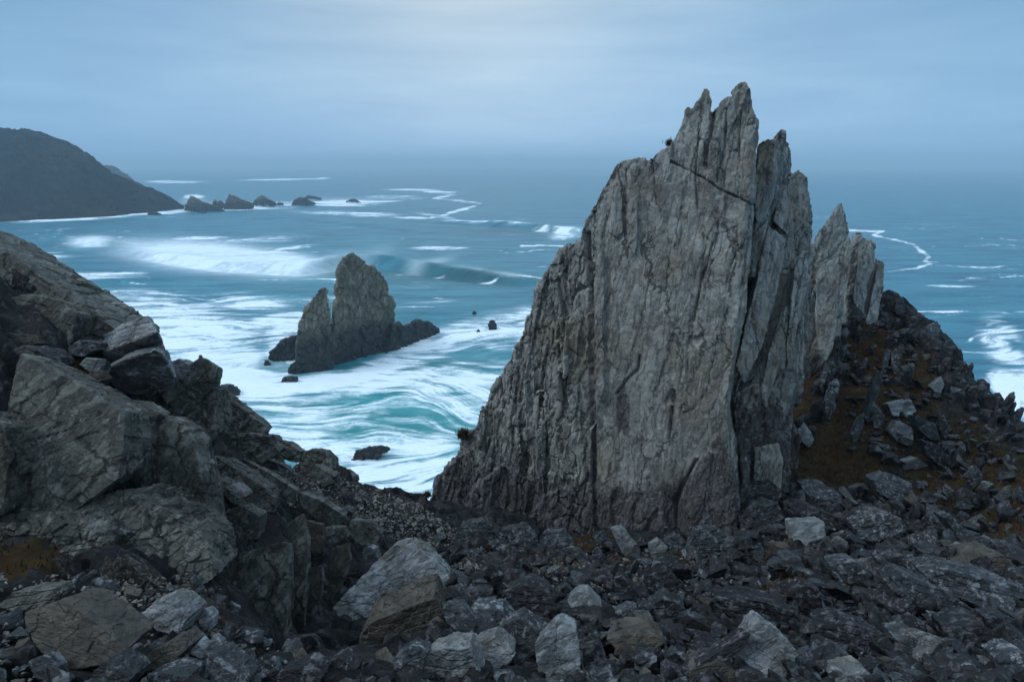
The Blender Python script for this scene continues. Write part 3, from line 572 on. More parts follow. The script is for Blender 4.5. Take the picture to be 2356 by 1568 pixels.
dZ = under * soft * (.26 * fa * (1 - .6 * grav) - .12 * sstep(.12, 0, ca) + .11 * fb - .05 * sstep(.1, 0, cb) + .035 * fc * near) + .10 * moss * fbm(P3 / .6, 3, 91) + .05 * fbm(P3 / .3, 3, 92)
edge_low = sstep(.0, 1.0, np.hypot(X, Y) / 3)
big = sstep(35, 60, np.hypot(X, Y)); dZ = dZ + big * 1.8 * fbm(P3 / 7, 3, 93)
Zt = Z + dZ * edge_low - .16 * under * (1 - np.clip(moss + grav, 0, 1)) * sstep(1100, 1250, TPY) * front_
Vt = np.stack([X + under * .10 * vn(P3 / .35, 71), Y + under * .10 * vn(P3 / .35, 72), Zt], 1); Ft = grid_faces(len(gy), len(gx))
me = fast_mesh('terrain', Vt, Ft); smooth_sharp(me, 38); attr(me, 'moss', moss); attr(me, 'gravel', grav)
ter = link('terrain', me, M_GROUND, base=False); ter['kind'] = 'structure'; ter['label'] = 'rocky hillside of slate rubble, gravel and brown heath'
BV = BVHTree.FromPolygons(np.stack([X, Y, Z], 1).tolist(), Ft.tolist())
CAM = Vector((0, 0, H))
def hit(x, y):
    """where the sight line through survey point x, y meets the bare ground"""
    p, n_, i_, d_ = BV.ray_cast(CAM, ray(x, y).normalized(), 200)
    return p
MOSSG = moss.reshape(len(gy), len(gx))
def gz(x, y):
    p, *_r = BV.ray_cast(Vector((x, y, 200)), Vector((0, 0, -1)), 400); return p.z if p else None
# ------------------------------------------------------------------ the great crag
def plane3(a, b, c):
    A, B, C = D(*a), D(*b), D(*c); n = (B - A).cross(C - A).normalized()
    if n.y > 0: n = -n
    return A, n
def onp(pl, x, y, off=0.0):
    A, n = pl; r = ray(x, y); k = (A + n * off - CAM).dot(n) / r.dot(n); return CAM + r * k
MAIN = plane3((1000, 1150, 23.4), (1690, 1235, 19.7), (1550, 330, 21.9))
OUT = [(985, 1158), (1008, 1100), (1036, 1066), (1058, 1035), (1062, 1010), (1088, 985), (1104, 950), (1122, 925), (1136, 895), (1150, 868), (1166, 838), (1178, 812), (1196, 778), (1207, 758), (1224, 712), (1232, 678), (1240, 650), (1258, 622), (1275, 600), (1292, 578), (1310, 560), (1335, 540), (1350, 508), (1362, 478), (1376, 452), (1388, 428), (1400, 402), (1413, 385), (1430, 370), (1452, 366), (1470, 360), (1490, 366), (1505, 356), (1522, 342), (1540, 332), (1552, 318), (1560, 300), (1570, 282), (1576, 250), (1584, 244), (1592, 250), (1602, 236), (1610, 228), (1618, 212), (1625, 205), (1632, 214), (1636, 228), (1632, 246), (1641, 252), (1652, 240), (1666, 226), (1674, 222), (1684, 228), (1689, 212), (1690, 200), (1698, 190), (1706, 187), (1718, 192), (1724, 204), (1722, 226), (1730, 246), (1736, 262), (1738, 290), (1735, 325), (1733, 400), (1729, 480), (1724, 560), (1720, 620), (1712, 720), (1698, 800), (1688, 840), (1676, 900), (1672, 960), (1680, 1020), (1690, 1090), (1694, 1160), (1692, 1300), (1600, 1310), (1400, 1310), (1200, 1300), (1050, 1270), (975, 1210)]
rnd = random.Random(4)
def line_x(xb, xt, y):               # bedding line from bottom (y=1240) to top (y=200)
    return xb + (xt - xb) * (1240 - y) / 1040.0
def strip(poly, l, r):
    (lb, lt), (rb, rt) = l, r
    k = (lt - lb) / 1040.0; p = clip(poly, -1, -k, -(lb + k * 1240))   # x >= lb + k*(1240-y)
    k = (rt - rb) / 1040.0; p = clip(p, 1, k, rb + k * 1240)
    return p
crag = empty('rock_crag', D(1400, 1245, 20.5)); tag(crag, 'huge pale grey slate crag with jagged pinnacles towering over the rubble slope', 'rock crag')
pcs = []
backdir = Vector((-MAIN[1].x, -MAIN[1].y, 0)).normalized()
main_lines = [(1366, 1352), (1440, 1440), (1520, 1545), (1598, 1650), (1650, 1740), (1720, 1800)]
offs = [0, .05, -.03, .06, -.05]
for (l, r, o_) in zip(main_lines, main_lines[1:], offs):
    p = strip(OUT, (l[0] - 3, l[1] - 3), (r[0] + 3, r[1] + 3))
    if len(p) > 2: pcs.append(prism([onp(MAIN, x, y, o_) for x, y in p], backdir * 3.4, .84))
fl = [(960, 900), (1040, 1010), (1105, 1090), (1165, 1160), (1215, 1215), (1262, 1262), (1310, 1306), (1368, 1354)]
foff = [-1.7, -1.45, -1.2, -.95, -.7, -.42, -.2]
for (l, r, o_) in zip(fl, fl[1:], foff):
    p = strip(OUT, (l[0] - 4, l[1] - 4), (r[0] + 4, r[1] + 4))
    if len(p) > 2: pcs.append(prism([onp(MAIN, x, y, o_ + rnd.uniform(-.08, .08)) for x, y in p], backdir * 2.6, .84))
# proud and sunken bedding planks
for k in range(130):
    x = rnd.uniform(1030, 1715); top = k % 3 == 0
    y1 = rnd.uniform(250, 1150) if not top else rnd.uniform(210, 480); ln = rnd.uniform(110, 380) if not top else rnd.uniform(60, 190)
    w = rnd.uniform(10, 34) if x < 1366 or top else rnd.uniform(18, 60)
    lean = (line_x(0, 0, 0) + (x - 1366) / 320 * 85) / 1040 if x > 1366 else -.03
    q = []
    for (sx, sy) in ((-.5, 0), (-.35, -1), (.2, -1.08), (.5, -.85), (.5, 0), (.1, .12)):
        yy = y1 + ln * (sy + .5); q.append((x + w * sx + lean * (y1 - yy) * 1.0, yy))
    inside = q
    ok = all(_inpoly(OUT, a, b) for a, b in q) if '_inpoly' in globals() else True
    base = np.interp(x, [985, 1040, 1105, 1165, 1215, 1262, 1310, 1366, 1370], [-1.7, -1.6, -1.35, -1.1, -.85, -.55, -.3, -.1, 0.0])
    if x > 1380: amp = rnd.uniform(.02, .09)
    else: amp = rnd.uniform(.06, .26)
    if top: amp = rnd.uniform(.05, .2)
    # keep within the silhouette
    def inp(px, py):
        c = False; j = len(OUT) - 1
        for i in range(len(OUT)):
            if ((OUT[i][1] > py) != (OUT[j][1] > py)) and px < (OUT[j][0] - OUT[i][0]) * (py - OUT[i][1]) / (OUT[j][1] - OUT[i][1]) + OUT[i][0]: c = not c
            j = i
        return c
    if all(inp(a, b) for a, b in q): pcs.append(prism([onp(MAIN, a, b, base + amp) for a, b in q], backdir * 1.0, .9))
# buttress at the left foot and the knuckles on the left edge
def chunk(pl, poly, off, th, shr=.8): pcs.append(prism([onp(pl, a, b, off) for a, b in poly], backdir * th, shr))
chunk(MAIN, [(985, 1170), (1010, 1098), (1050, 1055), (1085, 1030), (1130, 1060), (1150, 1120), (1120, 1200), (1040, 1225)], -1.1, 2.0)
chunk(MAIN, [(1060, 1210), (1100, 1110), (1160, 1070), (1230, 1110), (1270, 1190), (1240, 1262), (1120, 1258)], -.6, 2.5)
chunk(MAIN, [(1190, 1262), (1230, 1150), (1300, 1120), (1360, 1180), (1370, 1262)], .02, 2.5)
chunk(MAIN, [(1560, 1262), (1590, 1120), (1640, 1010), (1668, 985), (1682, 1040), (1692, 1110), (1692, 1262)], .16, 2.0)
chunk(MAIN, [(1372, 1262), (1385, 1170), (1440, 1150), (1520, 1180), (1560, 1262)], .10, 2.0)
V, F = voxel(pcs, .043); V = relax(V, F, 1); nr = vnormals(V, F)
def carve(px, py, pts, w, depth):
    g = np.zeros(len(px))
    for (x0, y0), (x1, y1) in zip(pts, pts[1:]):
        dx, dy = x1 - x0, y1 - y0; t = np.clip(((px - x0) * dx + (py - y0) * dy) / (dx * dx + dy * dy), 0, 1); d = np.hypot(px - x0 - t * dx, py - y0 - t * dy)
        g = np.maximum(g, np.exp(-(d / w) ** 2))
    return depth * g
def bed(V, lean=.085):                # coordinates along the bedding: across, up, through
    h = Vector((-MAIN[1].y, MAIN[1].x, 0)).normalized(); c = -backdir
    a = V[:, 0] * h.x + V[:, 1] * h.y; z = V[:, 2]; a = a - lean * z
    return np.stack([a, z, V[:, 0] * c.x + V[:, 1] * c.y], 1)
def crag_relief(V, nr, rough, lean=.085):
    Q = bed(V, lean); Q = Q + .10 * np.stack([vn(V / .8, 1), vn(V / .8, 2), vn(V / .8, 3)], 1)
    f1, c1 = facet(Q / np.array([.75, 4.6, .8]), 101, slope=.5); f2, c2 = facet(Q / np.array([.24, 1.9, .35]), 111, slope=.6); f3, c3 = facet(Q / np.array([.12, .42, .15]), 121, slope=.7)
    st = vn(Q * np.array([5.5, .45, 5.5]), 131); st2 = vn(Q * np.array([13, 1.1, 13]), 133)
    blocks, cb = facet(Q / np.array([.38, .85, .4]), 141, slope=.7)
    r = rough
    return (.085 * f1 * (.10 + r) - (.02 + .08 * r) * sstep(.05, 0, c1) * (vn(V / 1.3, 5) > .05) + .036 * f2 * (.15 + 1.1 * r) - .024 * sstep(.06, 0, c2) * (.15 + r) + .016 * f3 * (.35 + r) + .022 * st * (.12 + .6 * r) + .008 * st2 + .006 * vn(V / .07, 171)
            + r * (.045 * blocks - .035 * sstep(.10, 0, cb)) + .012 * fbm(V / .16, 3, 151) + .05 * fbm(V / 1.6, 2, 161))
px, py = project(V)
rough = np.clip(.12 + .95 * sstep(1400, 1330, px + .02 * (py - 900)) + .30 * sstep(400, 300, py) + .55 * sstep(1060, 1200, py) + .25 * sstep(1640, 1700, px), 0, 1.15)
d = crag_relief(V, nr, rough)
d -= carve(px, py, [(1545, 372), (1580, 390), (1620, 410), (1660, 438), (1700, 455), (1732, 472)], 1.7, .13) * (1 + .8 * vn(V / .35, 18))
d -= carve(px, py, [(1352, 540), (1360, 700), (1362, 860), (1366, 1000), (1368, 1130), (1372, 1250)], 5, .30) * (1 + .3 * vn(V / .5, 8))
d -= carve(px, py, [(1440, 390), (1437, 480), (1440, 560)], 2.2, .10) + carve(px, py, [(1640, 560), (1615, 640), (1596, 740)], 2.4, .12) + carve(px, py, [(1610, 300), (1600, 400), (1606, 480)], 2.2, .09) + carve(px, py, [(1640, 240), (1636, 300), (1622, 380)], 3, .16)
d -= carve(px, py, [(1472, 820), (1468, 850), (1445, 870), (1420, 905)], 3, .13) + carve(px, py, [(1548, 900), (1545, 960), (1540, 1010)], 4, .14) + carve(px, py, [(1285, 640), (1300, 720), (1290, 820), (1300, 930)], 4, .16) + carve(px, py, [(1240, 760), (1250, 900), (1262, 1080)], 4, .14) + carve(px, py, [(1560, 1262), (1555, 1150), (1600, 1060)], 4, .14)
d -= carve(px, py, [(1430, 920), (1432, 985)], 13, .06) + carve(px, py, [(1500, 360), (1510, 470)], 2, .06) + carve(px, py, [(1672, 250), (1668, 330), (1650, 420)], 2.6, .12) + carve(px, py, [(1704, 260), (1700, 360)], 2.2, .09)
V = V + nr * d[:, None]
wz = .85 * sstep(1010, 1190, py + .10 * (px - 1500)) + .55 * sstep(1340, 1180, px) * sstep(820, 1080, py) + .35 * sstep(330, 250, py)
wz += carve(px, py, [(1432, 915), (1434, 990)], 22, .8) + carve(px, py, [(1546, 930), (1542, 1020)], 9, .6) + carve(px, py, [(1660, 980), (1640, 1080), (1600, 1200)], 45, .5) + carve(px, py, [(1356, 560), (1366, 1100)], 12, .45)  # also darker along some of the carved cracks
me = fast_mesh('main_slab', V, F); attr(me, 'weather_shade', np.clip(wz, 0, 1)); smooth_sharp(me, 45); link('main_slab', me, M_CRAG, crag)

# the fins that run back from its right edge
FIN = Vector((-.55, -.83, .10)).normalized()
def fin(name, polys, vox=.05, rough=.45, lean=.25, label=None):
    pc = []
    for (poly, Yl, Yr, th, off) in polys:
        xs = [p[0] for p in poly]; ys = [p[1] for p in poly]; x0, x1 = min(xs), max(xs); yb = max(ys)
        pl = plane3((x0, yb, Yl), (x1, yb, Yr), ((x0 + x1) / 2, min(ys), (Yl + Yr) / 2 + off))
        bd = Vector((-pl[1].x, -pl[1].y, 0)).normalized(); bd = (bd + Vector((.35, 0, 0))).normalized()
        pc.append(prism([onp(pl, a, b) for a, b in poly], bd * th, .82))
    V, F = voxel(pc, vox); V = relax(V, F, 1); nr = vnormals(V, F)
    d = crag_relief(V, nr, np.full(len(V), rough), lean); V = V + nr * (d * 1.0)[:, None]
    px, py = project(V); wz = .45 * sstep(.15, -.5, nr[:, 0] * -.7 + nr[:, 1] * -.7) + .6 * sstep(860, 1000, py) * (rough > .35) + .3 * (rough > .55)  # first term paints shade onto faces turned right, away from the sun
    me = fast_mesh(name, V, F); attr(me, 'weather_shade', np.clip(wz, 0, 1)); smooth_sharp(me, 45); o = link(name, me, M_CRAG, crag)
    if label: o['label'] = label
    return o
fin('side_fin', [([(1736, 335), (1748, 320), (1768, 314), (1786, 322), (1790, 350), (1786, 395), (1772, 450), (1752, 510), (1740, 580), (1730, 640), (1715, 640), (1722, 560), (1730, 470), (1734, 400)], 22.4, 22.0, 1.6, .3),
                 ([(1784, 320), (1790, 300), (1800, 296), (1808, 300), (1813, 322), (1826, 345), (1830, 372), (1822, 430), (1812, 520), (1800, 560), (1770, 540), (1772, 460), (1790, 390)], 23.3, 23.6, 1.4, .3),
                 ([(1822, 400), (1838, 385), (1852, 395), (1860, 420), (1867, 470), (1872, 530), (1868, 570), (1850, 640), (1830, 640), (1826, 520)], 25, 25.3, 1.4, .4),
                 ([(1738, 600), (1752, 530), (1768, 470), (1800, 480), (1826, 500), (1832, 640), (1800, 760), (1740, 860), (1716, 880), (1716, 700)], 23.0, 23.6, 2.0, .5)], rough=.6)
fin('side_fin', [([(1705, 560), (1760, 470), (1850, 470), (1866, 620), (1850, 800), (1822, 1000), (1840, 1000), (1830, 1130), (1700, 1150), (1680, 1000), (1690, 800)], 24.6, 24.6, 2.0, 1.2)], rough=.8)
fin('side_fin', [([(1771, 522), (1790, 530), (1812, 548), (1806, 600), (1792, 660), (1776, 730), (1756, 800), (1730, 850), (1712, 880), (1692, 840), (1704, 790), (1722, 720), (1742, 640), (1760, 560)], 21.6, 22.0, 1.2, .7)], rough=.25)
fin('side_fin', [([(1812, 560), (1832, 540), (1858, 560), (1872, 575), (1864, 640), (1850, 740), (1838, 820), (1828, 900), (1822, 980), (1816, 1050), (1812, 1140), (1760, 1160), (1705, 1160), (1692, 1040), (1684, 960), (1700, 880), (1740, 840), (1775, 760), (1796, 660)], 22.9, 22.7, 2.4, 1.5)], rough=.4)
fin('side_fin', [([(1690, 905), (1730, 880), (1790, 900), (1808, 940), (1800, 1000), (1812, 1020), (1806, 1150), (1705, 1160), (1696, 1040), (1688, 980)], 22.1, 22.0, 1.5, .25)], rough=1.0, label='rough dark knob at the foot of the fins')
fin('rear_spire', [([(1866, 560), (1880, 545), (1893, 518), (1905, 502), (1918, 486), (1930, 470), (1936, 466), (1941, 482), (1950, 505), (1955, 530), (1958, 560), (1952, 620), (1946, 690), (1940, 745), (1930, 850), (1900, 900), (1870, 950), (1835, 960), (1842, 800), (1852, 720), (1862, 640)], 29.6, 29.9, 2.2, 1.5)], rough=.4)
fin('rear_spire', [([(1958, 580), (1966, 555), (1972, 536), (1979, 536), (1986, 552), (2000, 551), (2013, 562), (2016, 592), (2028, 598), (2035, 612), (2034, 650), (2024, 690), (2014, 790), (1994, 800), (1960, 800), (1950, 760), (1948, 660)], 33.3, 33.6, 2.0, 1.0)], rough=.7)
fin('rear_spire', [([(2018, 606), (2030, 598), (2036, 615), (2032, 660), (2020, 760), (1998, 770), (1990, 740), (2006, 680)], 32.4, 32.6, .8, .8)], rough=.4)
for i_, (poly, Ya, Yb, th_, of_, rg_) in enumerate([
    ([(1742, 345), (1764, 322), (1784, 326), (1780, 400), (1762, 450), (1742, 520), (1736, 470)], 21.9, 21.7, .6, .3, .25),
    ([(1790, 440), (1812, 430), (1822, 470), (1816, 545), (1796, 528), (1780, 510)], 22.7, 22.8, .6, .2, .15),
    ([(1830, 600), (1852, 572), (1862, 640), (1846, 720), (1826, 800), (1812, 860), (1806, 800), (1820, 690)], 22.4, 22.5, .5, .8, .3),
    ([(1768, 800), (1796, 720), (1812, 700), (1806, 800), (1784, 880), (1762, 940), (1752, 900)], 22.0, 22.1, .5, .8, .3),
    ([(1706, 1020), (1722, 1010), (1726, 1150), (1704, 1150)], 21.4, 21.4, .5, .1, .4),
    ([(1736, 1030), (1790, 1020), (1800, 1060), (1796, 1150), (1732, 1150)], 21.7, 21.6, .6, .2, .12),
    ([(1880, 620), (1906, 600), (1930, 590), (1936, 680), (1922, 780), (1900, 830), (1886, 800), (1876, 720)], 29.0, 29.1, .6, .8, .2),
    ([(1968, 700), (1974, 640), (1984, 560), (2008, 556), (2010, 610), (1996, 660), (1990, 730)], 32.6, 32.7, .6, .6, .3)]):
    fin('side_fin', [(poly, Ya, Yb, th_, of_)], vox=.045, rough=rg_)
# a tuft on the left edge and dry grass cushions on ledges
def tuft(name, P, r, n, label, mat=None, seed=1):
    rr = random.Random(seed); V = []; Fq = []
    for k in range(n):
        a = rr.uniform(0, 6.28); e = rr.uniform(.1, 1.4); l = r * rr.uniform(.6, 1.1); b = Vector(P) + Vector((rr.gauss(0, r * .3), rr.gauss(0, r * .3), rr.gauss(0, r * .15)))
        t = b + Vector((math.cos(a) * math.cos(e), math.sin(a) * math.cos(e), math.sin(e))) * l; s = Vector((-math.sin(a), math.cos(a), 0)) * r * .06; i = len(V)
        V += [b - s, b + s, t]; Fq.append((i, i + 1, i + 2))
    me = fast_mesh(name, np.array([tuple(v) for v in V]), np.array(Fq)); return tag(link(name, me, mat or M_GRASS), label, 'plant', 'tufts on the crag')
tuft('heath_tuft', onp(MAIN, 1068, 1003, -1.5), .32, 900, 'dark round heath tuft clinging to the left edge of the crag', seed=3)
tuft('heath_tuft', onp(MAIN, 983, 1140, -1.6), .2, 500, 'small dark tuft at the left foot of the crag above the saddle', seed=4)
tuft('heath_tuft', onp(MAIN, 1541, 332, -.4), .2, 260, 'little dry grass tuft on the shoulder below the left pinnacle', seed=5)
# ------------------------------------------------------------------ angular blocks
_cube = {}
def cubegrid(n):
    if n in _cube: return _cube[n]
    P = []; F = []; g = np.arange(n + 1)
    for ax in range(3):
        for s in (0, n):
            A, B = np.meshgrid(g, g, indexing='ij'); c = np.zeros((n + 1, n + 1, 3), int); c[..., ax] = s; c[..., (ax + 1) % 3] = A; c[..., (ax + 2) % 3] = B
            f = grid_faces(n + 1, n + 1, len(P) * (n + 1) ** 2); F.append(f if s == 0 else f[:, ::-1]); P.append(c.reshape(-1, 3))
    P = np.concatenate(P); F = np.concatenate(F); U, inv = np.unique(P, axis=0, return_inverse=True); F = inv.reshape(-1)[F]
    c = U / n * 2 - 1; 
    _cube[n] = (c, F); return _cube[n]
def hull_planes(pts):
    bm = bmesh.new(); vs = [bm.verts.new(p) for p in pts]; bmesh.ops.convex_hull(bm, input=vs)
    bmesh.ops.recalc_face_normals(bm, faces=bm.faces)
    c = sum((v.co for v in bm.verts if v.link_faces), Vector()) / max(1, len([v for v in bm.verts if v.link_faces]))
    pl = []
    for f in bm.faces:
        n = f.normal.copy()
        if f.calc_area() < 1e-7: continue
        d = n.dot(f.verts[0].co - c)
        if d < 0: n, d = -n, -d
        pl.append((*n, max(d, 1e-4)))
    pts2 = np.array([tuple(v.co) for v in bm.verts if v.link_faces]); bm.free()
    pl = np.array(pl); key = np.round(pl, 3); _, ix = np.unique(key, axis=0, return_index=True)
    return np.array(c), pl[ix], pts2
def star(pts, n, seed, amp=1.0, chips=5, layer=1.0, soft=110, chipdepth=.90):
    rg = np.random.default_rng(seed); c, pl, hp = hull_planes(pts)
    q = hp - c; w, A = np.linalg.eigh(np.cov(q.T)); ext = np.abs(q @ A).max(0) * .9; ext = np.maximum(ext, ext.max() * .12)
    for _ in range(chips):
        v = q[rg.integers(len(q))] + rg.normal(0, .25, 3) * ext.mean(); nn = v / ext ** 1.0; nn = A @ ((A.T @ v) / ext ** 1.4); nn /= np.linalg.norm(nn); sup = (q @ nn).max(); pl = np.vstack([pl, [*nn, sup * rg.uniform(chipdepth, .985)]])
    cg, F = cubegrid(n); dirs = (cg * ext) @ A.T
    dd = np.maximum(dirs @ pl[:, :3].T, 0) / pl[:, 3]
    t = (dd ** soft).sum(1) ** (-1 / soft); V = c + dirs * t[:, None]
    if np.linalg.det(A) < 0: F = F[:, ::-1]
    nr = vnormals(V, F)
    if ((V - c) * nr).sum(1).mean() < 0: F = F[:, ::-1]; nr = -nr
    s = float(ext.mean()); so = rg.uniform(0, 50, 3); L = (V - c) @ A       # L[:,0] = thinnest axis
    W = V + so; th = ext[0]
    f1, c1 = facet(W / (s * .62), 201, slope=.6); f2, c2 = facet(W / (s * .2), 211, slope=.7)
    lay = L[:, 0] / max(.10, th * .22) + .35 * vn(W / s, 5) + 9.3; fr = np.abs(lay - np.floor(lay) - .5) * 2; edge = 1 - np.abs(nr @ A[:, 0])
    step = _h(np.floor(lay).astype(np.int64), np.zeros(len(V), np.int64), np.zeros(len(V), np.int64), seed % 97) - .5
    d = amp * (.030 * s * f1 - .026 * s * sstep(.05, 0, c1) * (vn(W / s, 8) > 0.1) + .020 * s * f2 - .014 * s * sstep(.07, 0, c2) + .022 * s * fbm(W / (s * .35), 4, 221) + layer * edge * (.06 * th * step * 2 - .10 * th * sstep(.80, 1, fr)) + .006 * s * vn(W / (s * .05), 7))
    V = V + nr * d[:, None]
    return V, F
LABELS = set()
def block(poly, label, mat=None, Y=None, lean=28, yaw=0, th=.7, seed=None, amp=1.0, name='boulder', cat='boulder', group=None, fwd=.06, chips=4, layer=.6, back=(.15, 1, -.25), shr=.85, chipdepth=.93, extra=None):
    xs = [p[0] for p in poly]; ys = [p[1] for p in poly]; k = max(range(len(poly)), key=lambda i: ys[i]); xb = sum(xs) / len(xs) * .5 + xs[k] * .5
    P0 = hit(xb, ys[k] - 3) if Y is None else D(xb, ys[k], Y)
    if P0 is None: P0 = D(xb, ys[k], 20)
    dist = (P0 - CAM).length; wid = (max(xs) - min(xs)) / FPX * dist; P0 = P0 + (CAM - P0).normalized() * wid * fwd
    la, ya = math.radians(lean), math.radians(yaw); n = Vector((math.sin(ya) * math.cos(la), -math.cos(ya) * math.cos(la), math.sin(la)))
    fr = []
    for (x, y) in poly:
        r = ray(x, y); q = (P0 - CAM).dot(n) / r.dot(n); fr.append(CAM + r * q)
    c = sum(fr, Vector()) / len(fr); bd = Vector(back).normalized() * wid * th
    pts = fr + [c + (p - c) * shr + bd for p in fr]
    if extra: pts += [D(*e) for e in extra]
    sd_ = seed if seed is not None else int(abs(poly[0][0] * 7 + poly[0][1] * 13)) % 9973
    px_w = (max(xs) - min(xs)) * .4346; nn = int(min(100, max(18, px_w * .8)))
    V, F = star([tuple(p) for p in pts], nn, sd_, amp, chips, layer, chipdepth=chipdepth)
    me = fast_mesh(name, V, F); smooth_sharp(me, 32)
    o = link(name, me, mat or M_SLATE); tag(o, label, cat, group); return o
BL = 'bedrock slabs of the left cliff'
def slab(poly, label, **k): k.setdefault('mat', M_LEFT); k.setdefault('name', 'rock_slab'); k.setdefault('cat', 'rock slab'); k.setdefault('group', BL); k.setdefault('chipdepth', .965); k.setdefault('chips', 3); o = block(poly, label, **k); o['kind'] = 'thing'; return o
slab([(-120, 500), (0, 577), (60, 612), (118, 655), (200, 708), (272, 758), (262, 800), (225, 845), (120, 870), (-120, 830)], 'big sloping dark slab forming the top left corner of the cliff', Y=13.0, lean=30, th=.4, amp=.7)
slab([(-80, 700), (0, 690), (70, 676), (130, 690), (176, 722), (166, 762), (148, 820), (90, 855), (-80, 850)], 'broad lower slab under the pale band of the top left corner', Y=12.55, lean=22, th=.3, amp=.6)
slab([(50, 814), (160, 872), (284, 950), (287, 1005), (272, 1100), (150, 1192), (4, 1182), (-6, 1060), (26, 900)], 'huge triangular greenish slab standing at the left edge', Y=8.7, lean=32, th=.35, yaw=6, amp=.55, extra=[(52, 814, 10.4)])
slab([(-160, 1000), (-60, 940), (10, 980), (20, 1060), (4, 1180), (-60, 1220), (-160, 1220)], 'shadowed slab cut by the left picture edge beside the triangular slab', Y=8.4, lean=20, th=.5, yaw=-20)
slab([(290, 918), (316, 922), (368, 950), (336, 1010), (324, 1046), (293, 1024)], 'small cracked wedge between the two largest left slabs', Y=10.2, lean=30, th=.6, amp=.6)
slab([(290, 1000), (318, 984), (342, 1004), (330, 1090), (292, 1130), (282, 1080)], 'narrow block below the cracked wedge of the left cliff', Y=9.8, lean=28, th=.6)
slab([(344, 985), (372, 948), (426, 984), (444, 1012), (456, 1070), (472, 1140), (482, 1240), (450, 1290), (352, 1210), (328, 1110), (330, 1030)], 'tall grey slab with sharp right edge beside the dark cleft', Y=9.5, lean=26, th=.5, yaw=-12, amp=.6)
slab([(180, 1150), (280, 1125), (400, 1178), (478, 1250), (492, 1330), (440, 1362), (300, 1322), (238, 1262)], 'low rippled green slab under the triangular slab', Y=8.3, lean=42, th=.4, yaw=6, amp=1.1)
slab([(-100, 1190), (60, 1185), (180, 1180), (245, 1250), (180, 1310), (60, 1330), (-100, 1330)], 'dark crumbling ledge at the left edge below the triangular slab', Y=7.9, lean=48, th=.4, amp=1.4)
PB = 'loose blocks perched on the left cliff'
def block3(pts, label, mat, name, cat, group, seed, amp=.7):
    V, F = star([tuple(D(*p)) for p in pts], 64, seed, amp, 0, .5)
    me = fast_mesh(name, V, F); smooth_sharp(me, 30); return tag(link(name, me, mat), label, cat, group)
block3([(234, 812, 12.7), (362, 764, 12.0), (240, 772, 13.3), (283, 743, 13.3), (338, 726, 12.7), (236, 842, 13.0), (300, 814, 12.9), (364, 798, 12.5), (391, 828, 13.3), (350, 734, 13.4), (300, 850, 14.0)],
       'upper half of the split block perched on the left ridge, pale on top', M_PALE, 'split_block', 'block', PB, 11)
block3([(230, 852, 12.3), (290, 824, 12.0), (357, 804, 11.7), (373, 811, 11.8), (292, 812, 12.6), (360, 795, 12.4), (238, 878, 12.8), (286, 906, 12.7), (332, 909, 12.6), (397, 884, 12.3), (402, 868, 12.1), (384, 806, 12.5), (408, 866, 12.7), (260, 850, 13.6), (345, 890, 13.6)],
       'lower half of the split block, dark underneath, on the left ridge', M_PALE, 'split_block', 'block', PB, 23)
block([(386, 836), (410, 824), (430, 836), (436, 852), (420, 874), (392, 868)], 'small block wedged behind the split block', M_PALE, Y=13.4, lean=10, th=.7, group=PB)
block([(384, 908), (412, 872), (440, 836), (458, 823), (472, 824), (494, 842), (497, 862), (487, 898), (432, 952), (410, 955), (386, 928)], 'blunt upright block standing on the skyline right of the split block', M_LEFT, Y=13.2, lean=20, yaw=-4, th=.4, back=(.05, 1, -.3), chips=0, group=PB, amp=.8)
slab([(300, 905), (385, 905), (412, 958), (488, 895), (496, 960), (492, 1010), (445, 1060), (385, 960), (330, 935)], 'dark slab beneath the upright skyline block', Y=13.0, lean=18, th=.4, amp=1.1)
for p_, l_, m_, y_ in [([(182, 838), (196, 822), (222, 826), (226, 846), (204, 856)], 'small pale stone in the nook left of the split block', M_PALE, 12),
     ([(206, 852), (220, 832), (238, 830), (236, 862), (212, 866)], 'small bluish stone touching the left of the split block', M_GREY, 11.8),
     ([(186, 880), (206, 856), (222, 852), (234, 874), (226, 888), (196, 890)], 'little brown pointed stone below the nook', M_BROWN, 11.4),
     ([(155, 800), (180, 780), (214, 786), (218, 806), (190, 820), (160, 816)], 'round dark stone above the nook of small stones', M_GREY, 12.4),
     ([(26, 806), (52, 794), (86, 802), (112, 824), (118, 842), (92, 834), (56, 822)], 'pale flat stone lying above the triangular slab', M_GREY, 11.6),
     ([(-20, 782), (20, 766), (60, 770), (82, 790), (58, 806), (-20, 820)], 'reddish layered rock at the left edge above the triangular slab', M_BROWN, 12),
     ([(120, 862), (140, 858), (160, 880), (148, 890), (128, 878)], 'thin pale shard behind the top edge of the triangular slab', M_PALE, 11.2)]:
    block(p_, l_, m_, Y=y_, group=PB, lean=15, th=.7)
slab([(210, 900), (232, 892), (300, 934), (330, 956), (322, 974), (264, 944)], 'long brown slab edge slanting below the split block', mat=M_BROWN, Y=11.4, lean=20, th=.3)
slab([(494, 896), (530, 922), (562, 944), (600, 972), (618, 990), (604, 1006), (552, 1004), (500, 984)], 'rugged slab on the skyline right of the upright block', Y=15.4, lean=25, th=.3, amp=1.4)
slab([(490, 990), (560, 998), (622, 1004), (642, 1040), (600, 1066), (530, 1050), (492, 1030)], 'dark knobbly slab just under the skyline ridge', Y=14.8, lean=35, th=.4, amp=1.5)
slab([(630, 1012), (662, 1018), (692, 1040), (684, 1066), (640, 1054)], 'squared skyline block in the middle of the left ridge', Y=17.6, lean=20, th=.5)
slab([(688, 1044), (712, 1034), (742, 1036), (762, 1056), (766, 1078), (738, 1106), (706, 1100), (684, 1074)], 'rounded skyline outcrop above the gravel slope', Y=18.2, lean=25, th=.6, amp=1.2)
